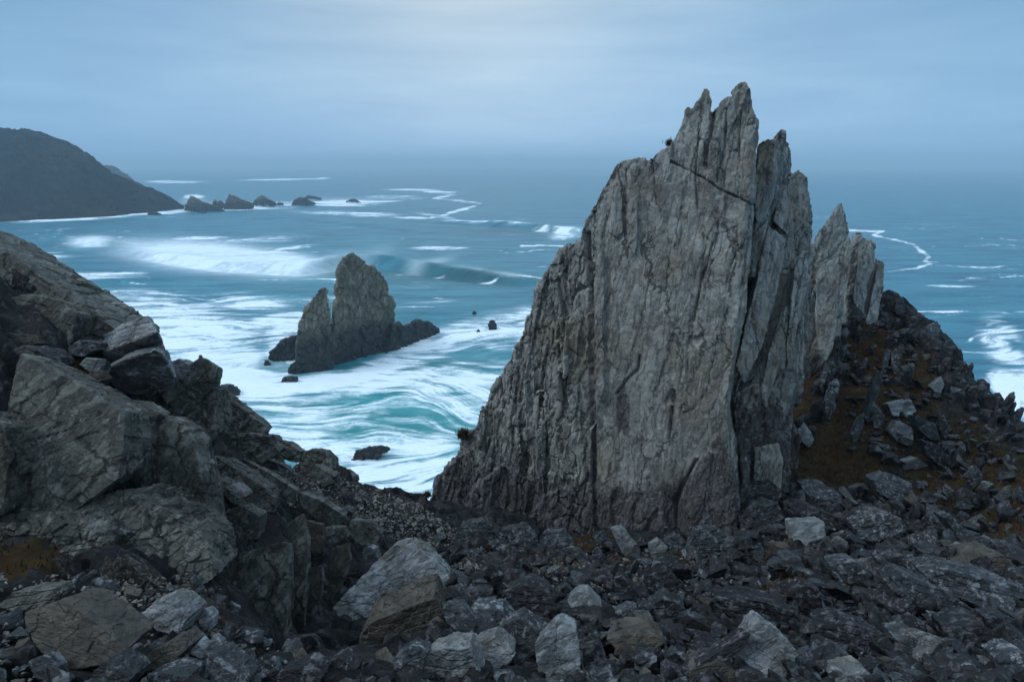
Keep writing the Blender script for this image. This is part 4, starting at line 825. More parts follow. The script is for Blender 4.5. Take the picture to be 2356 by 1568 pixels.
slab([(708, 1100), (724, 1066), (752, 1084), (770, 1096), (752, 1116), (726, 1122)], 'small wedge leaning below the rounded skyline outcrop', Y=17.6, lean=20, th=.6)
slab([(770, 1090), (790, 1082), (814, 1098), (818, 1112), (790, 1118)], 'little skyline knob near the saddle', Y=19.6, lean=20, th=.7)
slab([(556, 1054), (620, 1088), (683, 1128), (679, 1160), (655, 1152), (600, 1122), (552, 1088)], 'long straight plank of rock slanting down the gravel slope', Y=14.0, lean=8, th=.18, chips=1, amp=.5, mat=M_LEFT)
slab([(685, 1130), (740, 1152), (795, 1188), (782, 1214), (742, 1208), (683, 1156)], 'second slanting plank right of the long straight one', Y=15.0, lean=15, th=.3, chips=2, amp=.6)
slab([(612, 1056), (650, 1068), (672, 1084), (670, 1098), (630, 1080), (610, 1068)], 'short pale plank lying above the long straight one', Y=15.2, lean=40, th=.3, mat=M_GREY)
slab([(453, 1047), (500, 1052), (554, 1086), (600, 1116), (633, 1146), (630, 1180), (588, 1176), (530, 1154), (470, 1098)], 'brownish slab lying under the long straight plank', Y=12.6, lean=35, th=.3, amp=.8)
slab([(470, 1112), (500, 1100), (528, 1112), (532, 1130), (500, 1142), (470, 1130)], 'flat block capping the dark hollow beside the sharp edged slab', Y=11.6, lean=20, th=.6)
block([(518, 1120), (534, 1112), (562, 1132), (566, 1142), (546, 1146)], 'small pale wedge on top of the flat block', M_PALE, Y=11.5, lean=30, group=PB)
slab([(506, 1246), (510, 1210), (522, 1172), (556, 1162), (598, 1186), (592, 1240)], 'square bluish block standing under the brownish slab', Y=11.3, lean=16, th=.5, amp=.7)
slab([(495, 1284), (540, 1272), (600, 1262), (654, 1246), (662, 1330), (660, 1400), (652, 1540), (600, 1572), (560, 1510), (505, 1400)], 'tall upright slab streaked with pale bands right of the dark cleft', Y=9.2, lean=16, th=.3, yaw=4, amp=.7, layer=.3)
slab([(661, 1200), (698, 1180), (706, 1240), (704, 1300), (702, 1380), (698, 1452), (658, 1508), (662, 1330)], 'narrow upright slab right of the tall banded slab', Y=10.2, lean=14, th=.5, yaw=-10)
slab([(704, 1308), (738, 1298), (742, 1340), (732, 1396), (704, 1452)], 'third and narrowest upright slab beside the black hollow', Y=10.6, lean=12, th=.5, yaw=-10)
slab([(764, 1262), (801, 1246), (804, 1290), (796, 1326), (766, 1382), (750, 1380)], 'slanting slab leaning over the black hollow', Y=12.0, lean=12, th=.4, yaw=-20)
slab([(706, 1196), (740, 1206), (746, 1240), (738, 1272), (708, 1268)], 'brown upright block below the second plank', Y=12.6, lean=16, th=.5, mat=M_BROWN)
slab([(742, 1214), (790, 1212), (800, 1236), (764, 1256), (740, 1246)], 'cracked block right of the brown upright one', Y=13.4, lean=25, th=.5)
slab([(806, 1196), (850, 1200), (880, 1226), (862, 1256), (822, 1250), (800, 1224)], 'green rubbly slab above the pale standing stone', Y=14.6, lean=35, th=.4, amp=1.4)
slab([(920, 1182), (945, 1165), (1000, 1158), (1040, 1180), (1082, 1214), (1070, 1232), (1000, 1238), (950, 1226)], 'green faced outcrop in the saddle at the foot of the crag', Y=20.6, lean=20, th=.3, amp=1.3)
AP = 'broken bedrock along the foot of the crag'
for p_, l_ in [([(1040, 1240), (1060, 1206), (1110, 1196), (1150, 1226), (1140, 1258), (1070, 1262)], 'dark broken ledge under the left foot of the crag'),
     ([(1130, 1262), (1150, 1220), (1200, 1210), (1238, 1240), (1230, 1272), (1160, 1276)], 'rough ledge between the left foot of the crag and the moss strip'),
     ([(1225, 1270), (1246, 1226), (1290, 1222), (1320, 1250), (1300, 1278)], 'dark ledge below the long vertical crack of the crag'),
     ([(1575, 1268), (1600, 1222), (1650, 1216), (1690, 1240), (1680, 1274), (1610, 1280)], 'broken step at the right foot of the main slab'),
     ([(1690, 1150), (1720, 1112), (1770, 1104), (1800, 1126), (1780, 1156), (1720, 1168)], 'shattered ledge under the fins of the crag'),
     ([(1700, 1200), (1730, 1160), (1790, 1158), (1808, 1190), (1770, 1216)], 'dark overhung block right of the foot of the main slab')]:
    slab(p_, l_, mat=M_GREY, lean=32, th=.5, amp=1.6, chips=4, group=AP, name='rock_ledge_block', cat='rock ledge')
RB = 'boulders of the rubble field'
def bo(poly, label, mat=None, **k): k.setdefault('group', RB); return block(poly, label, mat or M_SLATE, **k)
bo([(834, 1262), (846, 1256), (862, 1262), (876, 1304), (850, 1318), (836, 1294)], 'small pale standing stone behind the big ridged boulder', M_PALE, lean=5)
bo([(757, 1404), (800, 1360), (862, 1296), (908, 1253), (950, 1254), (1000, 1292), (1034, 1330), (1024, 1360), (1000, 1380), (900, 1412), (866, 1418), (776, 1438)], 'biggest boulder with pale ridged top above the black hollow', M_PALE, Y=11.6, lean=38, yaw=14, th=.35, amp=.9, chips=3)
bo([(823, 1470), (853, 1432), (920, 1404), (998, 1375), (1006, 1380), (1026, 1428), (1006, 1456), (930, 1490), (842, 1536), (828, 1508)], 'long layered brown boulder like a log, below the biggest boulder', M_BROWN, Y=8.9, lean=12, yaw=10, th=.35, layer=1.6, back=(.1, .8, .35), chips=3)
bo([(1018, 1388), (1060, 1388), (1096, 1432), (1094, 1466), (1060, 1454), (1026, 1434)], 'grey wedge boulder at the right end of the log-like boulder', M_GREY, lean=40, th=.5)
bo([(904, 1514), (945, 1486), (984, 1502), (968, 1552), (908, 1572)], 'pale blocky boulder on the bottom edge under the log-like boulder', M_GREY, lean=30)
bo([(974, 1503), (1020, 1490), (1078, 1487), (1090, 1512), (1112, 1572), (970, 1575)], 'flat topped pale boulder with layered front on the bottom edge', M_PALE, lean=24, th=.6, layer=1.4)
bo([(1079, 1486), (1136, 1462), (1184, 1506), (1168, 1528), (1120, 1548)], 'pale wedge boulder resting on the flat topped one', M_PALE, lean=38)
bo([(1140, 1460), (1164, 1434), (1195, 1421), (1224, 1445), (1250, 1459), (1236, 1500), (1208, 1524)], 'hump-backed grey boulder left of the pale twin-peaked one', M_GREY, lean=34)
bo([(1228, 1480), (1256, 1458), (1288, 1423), (1325, 1440), (1335, 1512), (1334, 1572), (1300, 1570), (1240, 1568)], 'large pale twin-peaked boulder on the bottom edge', M_PALE, lean=26, yaw=8, th=.6)
bo([(1304, 1380), (1324, 1361), (1352, 1361), (1386, 1394), (1366, 1432), (1325, 1418)], 'pale six-sided boulder standing out in the middle rubble', M_PALE, lean=30, chips=1, amp=.7)
bo([(1404, 1212), (1428, 1206), (1452, 1236), (1471, 1262), (1470, 1282), (1438, 1282), (1418, 1248)], 'upright pale shard leaning at the foot of the crag', M_PALE, lean=18, th=.35)
bo([(1490, 1256), (1514, 1240), (1537, 1258), (1528, 1280), (1496, 1278)], 'rounded pale boulder at the foot of the crag, right of the upright shard', M_PALE, lean=28)
bo([(1526, 1240), (1555, 1228), (1580, 1247), (1577, 1276), (1534, 1272)], 'second rounded boulder at the foot of the crag', M_GREY, lean=25)
bo([(1094, 1274), (1108, 1280), (1182, 1344), (1170, 1351), (1118, 1318), (1095, 1294)], 'thin slate plank slanting across the brown gravel', M_SLATE, lean=25, th=.18, fwd=.12)
bo([(1306, 1261), (1331, 1266), (1356, 1292), (1340, 1300), (1316, 1282)], 'small grey splinter boulder on the moss strip below the crag', M_GREY, lean=30)
bo([(1364, 1232), (1384, 1226), (1402, 1240), (1398, 1258), (1372, 1256)], 'lumpy boulder left of the upright shard', M_GREY, lean=25)
bo([(1140, 1262), (1168, 1256), (1190, 1272), (1184, 1292), (1150, 1288)], 'dark rough boulder on the gravel below the crag', lean=30)
bo([(1064, 1368), (1096, 1358), (1132, 1360), (1130, 1388), (1076, 1394)], 'dark flat boulder right of the biggest boulder', lean=34)
bo([(1010, 1364), (1034, 1356), (1060, 1376), (1052, 1386), (1016, 1384)], 'small green stone tucked at the right of the biggest boulder', M_GREY, lean=30)
bo([(1128, 1330), (1150, 1322), (1160, 1350), (1150, 1378), (1128, 1370)], 'upright dark flake in the middle of the rubble', lean=10, th=.3)
bo([(1080, 1398), (1150, 1402), (1180, 1430), (1150, 1446), (1100, 1436)], 'blue grey boulder in front of the dark flat one', M_GREY, lean=38)
bo([(1160, 1360), (1210, 1344), (1262, 1360), (1280, 1400), (1240, 1424), (1170, 1410)], 'broad purple boulder left of the six-sided one', lean=36, layer=1.3)
bo([(1480, 1326), (1540, 1310), (1560, 1340), (1530, 1360), (1486, 1352)], 'purple boulder in the middle of the field below the crag', lean=34)
bo([(1412, 1330), (1434, 1324), (1478, 1376), (1460, 1384), (1416, 1362)], 'dark pyramid boulder right of the six-sided one', lean=20)
bo([(1414, 1408), (1440, 1394), (1466, 1396), (1468, 1428), (1430, 1434)], 'speckled blocky boulder right of the six-sided one', M_GREY, lean=26)
bo([(1488, 1400), (1530, 1372), (1572, 1392), (1588, 1428), (1540, 1442), (1492, 1426)], 'rough lichened boulder in the centre right rubble', M_GREY, lean=30, amp=1.5)
bo([(1395, 1470), (1440, 1458), (1500, 1456), (1532, 1476), (1500, 1500), (1420, 1496)], 'low brown boulder in the dark mossy hollow', M_BROWN, lean=40)
bo([(1340, 1490), (1380, 1480), (1396, 1520), (1372, 1550), (1342, 1540)], 'dark purple boulder right of the twin-peaked one', lean=26)
bo([(1364, 1556), (1408, 1540), (1414, 1572), (1366, 1576)], 'small pale cube at the bottom edge right of the twin-peaked boulder', M_GREY, lean=22)
bo([(1814, 1202), (1896, 1198), (1902, 1240), (1896, 1258), (1830, 1261), (1817, 1240)], 'square boulder with bright white top in the right rubble', M_PALE, lean=30, yaw=4, th=.6, chips=1, amp=.6)
bo([(1804, 1158), (1834, 1152), (1928, 1190), (1910, 1212), (1850, 1190)], 'long purple plank boulder above the white topped one', lean=36, th=.35)
bo([(1840, 1112), (1890, 1108), (1942, 1142), (1920, 1158), (1860, 1142)], 'pale flat slab at the top of the right rubble', M_GREY, lean=50, th=.4)
bo([(1934, 1132), (1942, 1118), (1966, 1150), (1960, 1158)], 'thin bright shard standing at the top of the right rubble', M_PALE, lean=10)
bo([(2008, 1104), (2050, 1090), (2098, 1112), (2100, 1148), (2066, 1160), (2020, 1132)], 'large rounded boulder sitting on the grass slope', M_GREY, lean=24, th=.7)
bo([(1968, 1216), (2020, 1178), (2078, 1192), (2080, 1222), (2020, 1248), (1980, 1240)], 'big craggy boulder right of the white topped one', M_GREY, lean=34, amp=1.4)
bo([(2126, 1222), (2142, 1190), (2174, 1212), (2176, 1252), (2150, 1248)], 'reddish tilted square boulder on the right', lean=24, chips=1)
bo([(2168, 1188), (2188, 1180), (2234, 1234), (2242, 1254), (2208, 1236)], 'long leaning boulder right of the reddish square one', M_GREY, lean=26)
bo([(2124, 1272), (2178, 1264), (2204, 1286), (2168, 1304), (2132, 1294)], 'purple boulder below the reddish square one', lean=30)
bo([(2194, 1272), (2218, 1252), (2240, 1270), (2230, 1284)], 'small bright wedge between the right hand boulders', M_PALE, lean=25)
bo([(2208, 1306), (2262, 1284), (2312, 1276), (2336, 1302), (2344, 1326), (2260, 1322)], 'pale brown cracked boulder on the far right skyline of the rubble', M_BROWN, lean=28)
bo([(2134, 1328), (2178, 1310), (2300, 1340), (2366, 1356), (2330, 1390), (2313, 1414), (2274, 1402), (2174, 1360)], 'large flat slab boulder reaching the right picture edge', M_GREY, lean=44, th=.5, layer=1.2)
bo([(2034, 1334), (2066, 1312), (2154, 1350), (2242, 1404), (2250, 1426), (2180, 1420), (2054, 1364)], 'long pale slab slanting down in the right rubble', M_GREY, lean=46, th=.4, layer=1.2)
bo([(2266, 1420), (2326, 1418), (2338, 1446), (2320, 1474), (2286, 1452)], 'dark cube boulder near the right edge', lean=26)
bo([(1820, 1360), (1858, 1345), (1888, 1358), (1898, 1424), (1846, 1406)], 'dark purple standing boulder in the right rubble', lean=18)
bo([(1642, 1380), (1735, 1376), (1836, 1414), (1848, 1440), (1755, 1444), (1676, 1416)], 'long purple layered boulder like a beam in the right rubble', lean=34, layer=2.0, th=.4)
bo([(1874, 1438), (1955, 1432), (2028, 1458), (2068, 1490), (2014, 1508), (1894, 1476)], 'broad dark slab boulder low on the right', lean=40, layer=1.6, th=.4)
bo([(1690, 1500), (1727, 1440), (1744, 1425), (1766, 1446), (1802, 1466), (1837, 1503), (1800, 1570), (1738, 1545)], 'big pale peaked boulder near the bottom right', M_PALE, lean=30, yaw=-8, th=.5)
bo([(1560, 1562), (1655, 1496), (1728, 1456), (1720, 1484), (1635, 1540), (1590, 1572)], 'dark slanting slab leaning on the pale peaked boulder', lean=34, layer=1.6, th=.3)
bo([(1586, 1542), (1655, 1520), (1696, 1545), (1690, 1575), (1584, 1575)], 'brownish boulder on the bottom edge below the slanting slab', M_BROWN, lean=28)
bo([(1703, 1542), (1720, 1536), (1772, 1562), (1764, 1575), (1706, 1575)], 'pale greenish wedge on the bottom edge beside the brownish boulder', M_GREY, lean=34)
bo([(1924, 1560), (1990, 1542), (2024, 1572), (1920, 1580)], 'pale hump on the bottom edge at right', M_PALE, lean=40)
bo([(1902, 1526), (1938, 1496), (1958, 1508), (1970, 1538), (1914, 1542)], 'greenish cube boulder above the pale hump', M_GREY, lean=26)
bo([(2300, 1520), (2356, 1500), (2400, 1530), (2390, 1575), (2310, 1570)], 'pale lichened boulder in the bottom right corner', M_GREY, lean=30)
bo([(2180, 1450), (2260, 1430), (2300, 1476), (2250, 1500), (2190, 1486)], 'rough purple boulder left of the dark cube', lean=38)
bo([(2060, 1470), (2110, 1462), (2180, 1510), (2160, 1540), (2100, 1530)], 'pale ended slab lower right of the broad dark slab', M_GREY, lean=36)
bo([(1910, 1300), (1970, 1290), (2010, 1320), (1990, 1350), (1930, 1346)], 'fallen grey block in the right rubble below the white topped one', M_GREY, lean=30)
bo([(2020, 1290), (2080, 1276), (2130, 1310), (2110, 1340), (2050, 1330)], 'reddish boulder above the long pale slab', lean=30)
SG = 'boulders on the right hand slope'
for p_, l_, m_ in [([(2043, 930), (2095, 919), (2110, 946), (2091, 960), (2053, 956)], 'flat topped boulder heading the pile on the grass slope', M_PALE),
     ([(2103, 953), (2154, 976), (2166, 1014), (2140, 1012), (2112, 985)], 'large slanting slab in the pile on the grass slope', M_GREY),
     ([(2064, 966), (2099, 982), (2104, 1012), (2066, 1016), (2048, 996)], 'speckled boulder low in the pile on the grass slope', M_PALE),
     ([(2158, 980), (2171, 949), (2184, 988), (2176, 1014)], 'pointed purple boulder right of the pile on the grass slope', M_SLATE),
     ([(2120, 1010), (2170, 1030), (2188, 1048), (2184, 1086), (2134, 1050)], 'dark slab sliding below the pile on the grass slope', M_SLATE),
     ([(2082, 1064), (2112, 1052), (2138, 1072), (2096, 1081)], 'flat pale boulder alone under the pile on the grass slope', M_PALE),
     ([(1962, 829), (1974, 829), (1986, 840), (1968, 842)], 'tiny white stone high on the grass slope', M_PALE),
     ([(2140, 890), (2166, 866), (2174, 884), (2160, 912)], 'upright pale flake on the upper slope', M_PALE),
     ([(2030, 848), (2042, 800), (2050, 806), (2040, 856), (2028, 862)], 'narrow upright fin of slate in the grass', M_GREY),
     ([(1990, 960), (2008, 900), (2030, 850), (2032, 872), (2012, 930), (1998, 975)], 'long leaning slate rib in the grass slope', M_GREY),
     ([(2052, 812), (2062, 800), (2072, 830), (2062, 864), (2052, 850)], 'split upright slate beside the narrow fin', M_GREY),
     ([(1920, 860), (1930, 818), (1940, 850), (1936, 890), (1924, 880)], 'slate rib nearest the rear spire', M_GREY),
     ([(1958, 1000), (1976, 960), (1990, 950), (1984, 990), (1966, 1020)], 'leaning slate rib low in the grass beside the fins', M_GREY),
     ([(1824, 980), (1842, 962), (1864, 990), (1874, 1010), (1862, 1030), (1836, 1010)], 'jagged pale stone leaning at the foot of the fins', M_PALE),
     ([(2010, 960), (2024, 935), (2034, 960), (2030, 990), (2012, 985)], 'upright stone left of the pile on the grass slope', M_GREY),
     ([(2130, 776), (2136, 752), (2150, 741), (2165, 748), (2160, 774), (2140, 784)], 'square-headed rock standing on the right skyline', M_GREY),
     ([(2090, 752), (2098, 728), (2108, 732), (2112, 756)], 'small upright rock on the skyline left of the square-headed one', M_GREY),
     ([(2056, 716), (2064, 690), (2078, 696), (2086, 716), (2074, 730)], 'pointed rock where the right skyline leaves the spires', M_SLATE),
     ([(2196, 826), (2200, 800), (2212, 804), (2218, 830)], 'blocky rock on the right skyline below the square-headed one', M_SLATE),
     ([(2176, 800), (2182, 780), (2196, 788), (2200, 806)], 'small tooth on the right skyline', M_GREY),
     ([(2248, 896), (2262, 870), (2280, 884), (2276, 908)], 'bristly low rock on the lower right skyline', M_SLATE),
     ([(2286, 916), (2300, 902), (2312, 920), (2304, 934)], 'last rock on the right skyline before the picture edge', M_GREY),
     ([(2118, 1150), (2140, 1130), (2160, 1145), (2150, 1166)], 'dark stone on heath right of the large rounded boulder', M_GREY),
     ([(2226, 1100), (2246, 1070), (2262, 1090), (2256, 1120)], 'grey stone on the brown far right slope', M_GREY),
     ([(2300, 1170), (2322, 1150), (2334, 1180), (2318, 1196)], 'upright grey stone on heath near the right edge', M_GREY)]:
    block(p_, l_, m_, group=SG, lean=14, th=.6, chips=3)
FG = 'stones in the near left corner'
for p_, l_, m_, k_ in [([(47, 1413), (119, 1383), (162, 1390), (250, 1452), (290, 1495), (264, 1522), (130, 1547), (76, 1478)], 'large brown flat boulder with a dark crack, bottom left', M_BROWN, dict(lean=42, th=.4, chips=1, amp=.6, yaw=-8)),
     ([(-10, 1392), (30, 1362), (119, 1355), (129, 1376), (112, 1392), (30, 1406)], 'flat layered green slab above the large brown boulder', M_LEFT, dict(lean=30, th=.4, layer=2)),
     ([(324, 1412), (362, 1377), (400, 1388), (432, 1420), (408, 1465), (358, 1450)], 'pale fractured boulder left of the dark cleft', M_PALE, dict(lean=32)),
     ([(448, 1408), (473, 1400), (489, 1420), (484, 1450), (460, 1440)], 'small pale stone set beside the dark cleft', M_PALE, dict(lean=30)),
     ([(422, 1470), (438, 1463), (470, 1494), (464, 1516), (424, 1496)], 'bright bluish stone below the fractured boulder', M_PALE, dict(lean=28)),
     ([(487, 1460), (510, 1476), (508, 1494), (482, 1493)], 'small bright triangular stone under the dark cleft', M_PALE, dict(lean=20)),
     ([(308, 1522), (372, 1490), (398, 1472), (422, 1498), (398, 1528), (320, 1548)], 'reddish purple boulder left of the bright bluish stone', M_BROWN, dict(lean=34)),
     ([(200, 1572), (219, 1538), (241, 1518), (300, 1562), (286, 1590), (200, 1590)], 'pale pointed stone on the bottom edge beside the large brown boulder', M_GREY, dict(lean=34)),
     ([(466, 1500), (488, 1506), (566, 1570), (560, 1590), (486, 1580)], 'long grey slab running off the bottom edge at left', M_GREY, dict(lean=38)),
     ([(328, 1558), (368, 1545), (430, 1559), (430, 1590), (330, 1590)], 'rounded pale stone on the bottom edge under the reddish boulder', M_GREY, dict(lean=40)),
     ([(440, 1546), (474, 1523), (490, 1540), (462, 1564)], 'small green stone between the bottom edge stones at left', M_LEFT, dict(lean=30)),
     ([(400, 1540), (420, 1522), (440, 1532), (436, 1560), (408, 1562)], 'round dark stone beside the small green stone', M_GREY, dict(lean=30)),
     ([(64, 1520), (90, 1510), (120, 1545), (118, 1570), (80, 1560)], 'narrow dark stone under the left end of the large brown boulder', M_GREY, dict(lean=30)),
     ([(640, 1545), (700, 1530), (740, 1560), (730, 1590), (640, 1590)], 'low purple boulder on the bottom edge below the upright slabs', M_SLATE, dict(lean=36)),
     ([(740, 1530), (780, 1510), (820, 1540), (810, 1580), (750, 1580)], 'small dark boulder on the bottom edge below the black hollow', M_SLATE, dict(lean=30))]:
    block(p_, l_, m_, group=FG, **k_)
# ------------------------------------------------------------------ scattered rubble
rg = np.random.default_rng(77)
def proto(seed, n, kind):
    r = np.random.default_rng(seed); dims = {'slab': (1, .72, .30), 'block': (1, .8, .62), 'shard': (1, .42, .28), 'wedge': (1, .7, .5)}[kind]
    pts = r.normal(0, 1, (11, 3)); pts /= np.linalg.norm(pts, axis=1, keepdims=True); pts = np.sign(pts) * np.abs(pts) ** .55; pts *= np.array(dims) * r.uniform(.8, 1.1, (1, 3))
    if kind == 'wedge': pts[:, 2] *= .5 + .5 * (pts[:, 0] + 1) / 2
    return star([tuple(p) for p in pts], n, seed, 1.15, 5, .8, soft=90)
kinds = ['slab', 'slab', 'block', 'wedge', 'shard', 'slab', 'block', 'wedge']
prot = []
for i in range(24):
    k = kinds[i % 8]; V, F = proto(900 + i, 26, k); me = fast_mesh('boulder', V, F); smooth_sharp(me, 32)
    me.materials.append([M_SLATE, M_GREY, M_SLATE, M_GREY, M_BROWN, M_BLOCK][(i * 7 + i // 8) % 6]); prot.append((me, k))
word = {'slab': 'flat slab', 'block': 'blocky boulder', 'shard': 'long shard', 'wedge': 'wedge boulder'}
def inpoly(P, x, y):
    c = False; j = len(P) - 1
    for i in range(len(P)):
        if ((P[i][1] > y) != (P[j][1] > y)) and x < (P[j][0] - P[i][0]) * (y - P[i][1]) / (P[j][1] - P[i][1]) + P[i][0]: c = not c
        j = i
    return c
ZON = [ # polygon, weight, size range in survey px, zone phrase
 ([(1000, 1250), (1380, 1268), (1690, 1262), (1700, 1380), (1040, 1400)], 60, (18, 46), 'in the rubble strip below the foot of the crag'),
 ([(1040, 1400), (1700, 1380), (1700, 1568), (700, 1568), (1000, 1480)], 56, (34, 90), 'in the near rubble at bottom centre'),
 ([(1700, 1380), (2100, 1380), (2400, 1430), (2400, 1568), (1700, 1568)], 52, (40, 110), 'in the near rubble at bottom right'),
 ([(1700, 1120), (1900, 1100), (2120, 1160), (2330, 1290), (2400, 1430), (2100, 1380), (1700, 1380)], 76, (26, 72), 'in the rubble fan right of the crag'),
 ([(1950, 700), (2080, 700), (2240, 880), (2356, 990), (2356, 1280), (2160, 1160), (1960, 1060), (1880, 900)], 34, (12, 34), 'half sunk in the heath of the right hand slope'),
 ([(600, 1040), (760, 1100), (940, 1165), (980, 1240), (860, 1240), (560, 1160)], 34, (14, 40), 'on the gravel slope running down to the saddle'),
 ([(0, 1330), (480, 1330), (640, 1560), (0, 1568)], 22, (16, 50), 'in the dark gravel of the near left corner')]
placed = []
def place(x, y, s, tries=False):
    p = hit(x, y)
    if p is None: return None
    d = (p - CAM).length; return p, d, s / FPX * d * .5
cnt = 0
for zi, (poly, num, (s0, s1), phr) in enumerate(ZON):
    xs = [q[0] for q in poly]; ys = [q[1] for q in poly]; k = 0; tr = 0
    while k < int(num * .6) and tr < num * 60:
        tr += 1; x = rg.uniform(min(xs), max(xs)); y = rg.uniform(min(ys), max(ys))
        if not inpoly(poly, x, y): continue
        s = s0 + (s1 - s0) * rg.random() ** 1.6; r = place(x, y, s)
        if r is None: continue
        p, d, h = r
        if any((p - q).length < (h + hh) * .62 for q, hh in placed): continue
        placed.append((p, h)); me, kd = prot[int(rg.integers(24))]
        o = bpy.data.objects.new('boulder', me); COL.objects.link(o); sc = h * 1.12
        o.scale = (sc * rg.uniform(.85, 1.1), sc * rg.uniform(.85, 1.1), sc * rg.uniform(.85, 1.25))
        o.rotation_euler = (rg.normal(-.35, .35), rg.normal(.0, .4), rg.uniform(0, 6.28)); o.location = (p.x, p.y, p.z + sc * .36)
        if kd == 'shard' and rg.random() < .4: o.rotation_euler = (rg.uniform(.6, 1.2), rg.normal(0, .4), rg.uniform(0, 6.28)); o.location.z += sc * .2
        tone = {'purple_slate': 'dark purple', 'grey_slate': 'grey', 'pale_block_stone': 'pale', 'brown_stone': 'rusty brown'}[me.materials[0].name]
        tag(o, f"{tone} {word[kd]} {phr}", 'boulder', f"scattered boulders {phr}"); k += 1; cnt += 1
print('scattered', cnt)
low = [proto(1200 + i, 8, kinds[i % 8]) for i in range(20)]
def merged(name, items, mat, label):
    VV = []; FF = []; off = 0
    for (p, sc, k) in items:
        V, F = low[k]; a, b, c = rg.uniform(0, 6.28), rg.normal(-.3, .5), rg.normal(0, .5)
        R = np.array(Euler((b, c, a)).to_matrix()); q = (V * sc * np.array([1, 1, rg.uniform(.7, 1.2)])) @ R.T + np.array([p.x, p.y, p.z + sc * .34]); VV.append(q); FF.append(F + off); off += len(V)
    me = fast_mesh(name, np.concatenate(VV), np.concatenate(FF)); smooth_sharp(me, 28); o = link(name, me, mat, base=False); o['kind'] = 'stuff'; o['label'] = label; o['category'] = 'rubble'
def strew(n, zones, wt, sz):
    out = []; tot = sum(wt)
    for (poly, w) in zip(zones, wt):
        xs = [q[0] for q in poly]; ys = [q[1] for q in poly]; k = 0; tr = 0; num = int(n * w / tot)
        while k < num and tr < num * 30:
            tr += 1; x = rg.uniform(min(xs), max(xs)); y = rg.uniform(min(ys), max(ys))
            if not inpoly(poly, x, y): continue
            f = .45 + .55 * (y - 1000) / 568 if y > 1000 else .4
            r = place(x, y, sz[0] * f + (sz[1] - sz[0]) * f * rg.random() ** 2.0)
            if r is None: continue
            out.append((r[0], r[2] * 1.1, int(rg.integers(20)))); k += 1
    return out
big = [(1000, 1245), (1690, 1255), (1700, 1115), (1900, 1100), (2120, 1160), (2420, 1330), (2600, 1650), (700, 1650), (1000, 1480)]
slope = ZON[4][0]; saddle = [(560, 1040), (760, 1090), (960, 1160), (1120, 1260), (1120, 1390), (1040, 1330), (900, 1240), (560, 1130)]; left = [(-200, 1320), (480, 1320), (560, 1440), (700, 1500), (800, 1650), (-200, 1650)]
merged('slate_rubble', strew(2500, [big, slope], [9, 1], (16, 84)), M_SLATE, 'dark purple slate rubble packed between the boulders')
merged('grey_rubble', strew(1250, [big, slope, left], [7, 1, 2], (14, 66)), M_GREY, 'grey slate rubble packed between the boulders')
merged('brown_rubble', strew(550, [big, slope, left], [7, 1, 2], (14, 50)), M_BROWN, 'rusty brown rubble packed between the boulders')
merged('gravel', strew(4600, [saddle, left, ZON[0][0], [(200, 1310), (480, 1330), (470, 1400), (220, 1390)]], [8, 3, 3, 1], (5, 20)), M_GRAVEL, 'pale gravel on the saddle and ledges')
# upright slate ribs standing out of the heath along the bedding
ribs = []
for i in range(6):
    V, F = star([(a * .16, b * .55 * (1 - .35 * (c > 0)), c) for a in (-1, 1) for b in (-1, 1) for c in (-1, 1)] + [(0, .3, 1.35), (.05, -.2, 1.15)], 22, 400 + i, 1.3, 4, .8, soft=90)
    me = fast_mesh('slate_rib', V, F); smooth_sharp(me, 32); me.materials.append(M_GREY if i % 2 else M_SLATE); ribs.append(me)
RZ = [([(1850, 860), (1920, 790), (1960, 740), (1950, 900), (1900, 1000), (1840, 1060), (1815, 1000)], 24, (22, 62), 'standing beside the foot of the fins'),
      ([(2040, 690), (2100, 735), (2200, 815), (2280, 900), (2360, 985), (2330, 1010), (2230, 930), (2130, 830), (2040, 740)], 22, (14, 36), 'jutting along the right hand skyline'),
      ([(1960, 760), (2080, 760), (2200, 900), (2340, 1060), (2350, 1240), (2200, 1130), (2060, 900), (1980, 880)], 30, (16, 44), 'poking out of the heath of the right hand slope')]
for poly, num, (s0, s1), phr in RZ:
    xs = [q[0] for q in poly]; ys = [q[1] for q in poly]; k = 0; tr = 0
    while k < num and tr < 4000:
        tr += 1; x = rg.uniform(min(xs), max(xs)); y = rg.uniform(min(ys), max(ys))
        if not inpoly(poly, x, y): continue
        r = place(x, y, s0 + (s1 - s0) * rg.random() ** 1.5)
        if r is None: continue
        p, d, h = r; o = bpy.data.objects.new('slate_rib', ribs[int(rg.integers(6))]); COL.objects.link(o); sc = h * 1.25
        o.scale = (sc * rg.uniform(.8, 1.8), sc * rg.uniform(.7, 1.5), sc * rg.uniform(.7, 1.15)); o.location = (p.x, p.y, p.z + sc * .3)
        o.rotation_euler = (rg.normal(0, .14), rg.normal(.28, .14), rg.normal(-.75, .3))
        tag(o, 'upright jagged slate rib ' + phr, 'slate rib', 'slate ribs ' + phr); k += 1
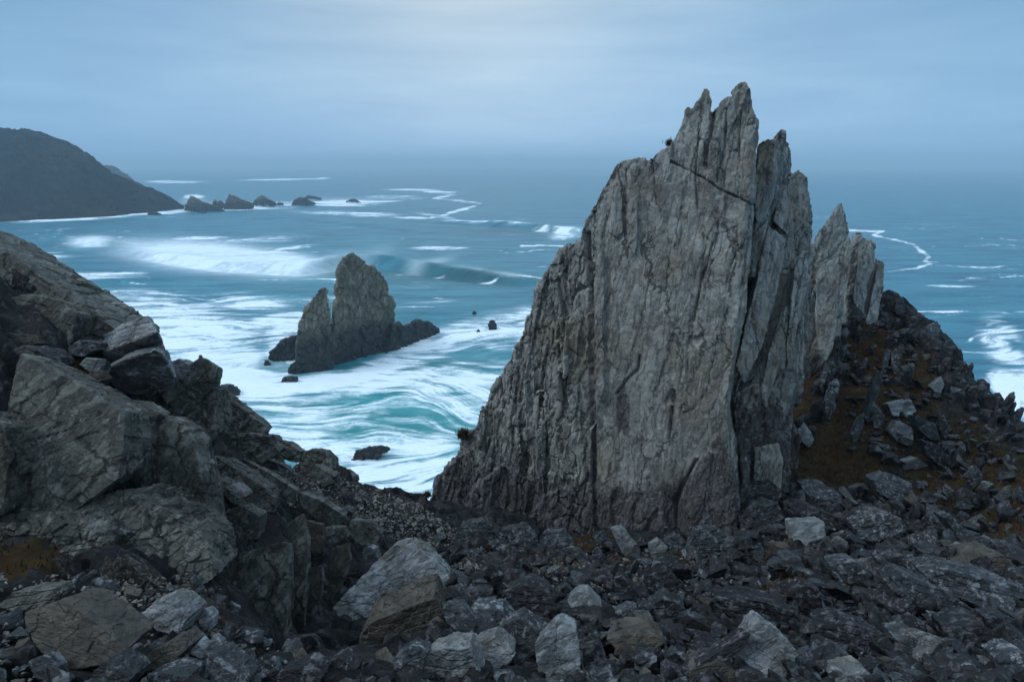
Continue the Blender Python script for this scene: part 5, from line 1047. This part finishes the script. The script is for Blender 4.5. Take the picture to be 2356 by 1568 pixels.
# ------------------------------------------------------------------ dry grass and heath
def grass():
    idx = np.nonzero((moss > .42) & (Y > 4) & (Y < 40))[0]; w = moss[idx]; area = 1.0
    pick = rg.choice(idx, 15000, p=w / w.sum()); VV = []; FF = []; off = 0
    for i in pick:
        bx, by, bz = Vt[i]; bx += rg.normal(0, .04); by += rg.normal(0, .04); dist = math.hypot(bx, by); hh = rg.uniform(.05, .16)
        nb = 5; a = rg.uniform(0, 6.28, nb); t = rg.uniform(.15, .8, nb)
        cx_, sx_ = np.cos(a), np.sin(a); base = np.stack([bx + rg.normal(0, .04, nb), by + rg.normal(0, .04, nb), np.full(nb, bz - .02)], 1)
        tip = base + np.stack([cx_ * t, sx_ * t, np.full(nb, 1.0)], 1) * hh; sd2 = np.stack([-sx_, cx_, 0 * a], 1) * .012
        VV.append(np.stack([base - sd2, base + sd2, tip], 1).reshape(-1, 3)); FF.append(np.arange(nb * 3).reshape(-1, 3) + off); off += nb * 3
    me = fast_mesh('dry_grass', np.concatenate(VV), np.concatenate(FF)); o = link('dry_grass', me, M_GRASS, base=False); o['kind'] = 'stuff'; o['label'] = 'dry brown grass and heath on the right hand slope'; o['category'] = 'grass'
grass()
# ------------------------------------------------------------------ haze
hb = bmesh.new(); bmesh.ops.create_cube(hb, size=1.0); hm = bpy.data.meshes.new('haze'); hb.to_mesh(hm); hb.free()
ho = bpy.data.objects.new('haze', hm); COL.objects.link(ho); ho['kind'] = 'stuff'; ho['label'] = 'pale blue sea mist in the air'
bz0 = -90.0; bz1 = H + 96.0; ho.scale = (28400, 14800, bz1 - bz0); ho.location = (0, 14800 / 2 - 300, (bz0 + bz1) / 2)
mv = bpy.data.materials.new('haze'); mv.use_nodes = True; t = mv.node_tree; t.nodes.clear(); out = N(t, 'ShaderNodeOutputMaterial'); pv = N(t, 'ShaderNodeVolumePrincipled')
pv.inputs['Color'].default_value = (.61, .85, 1.0, 1); pv.inputs['Density'].default_value = .00026; t.links.new(pv.outputs[0], out.inputs['Volume']); hm.materials.append(mv)
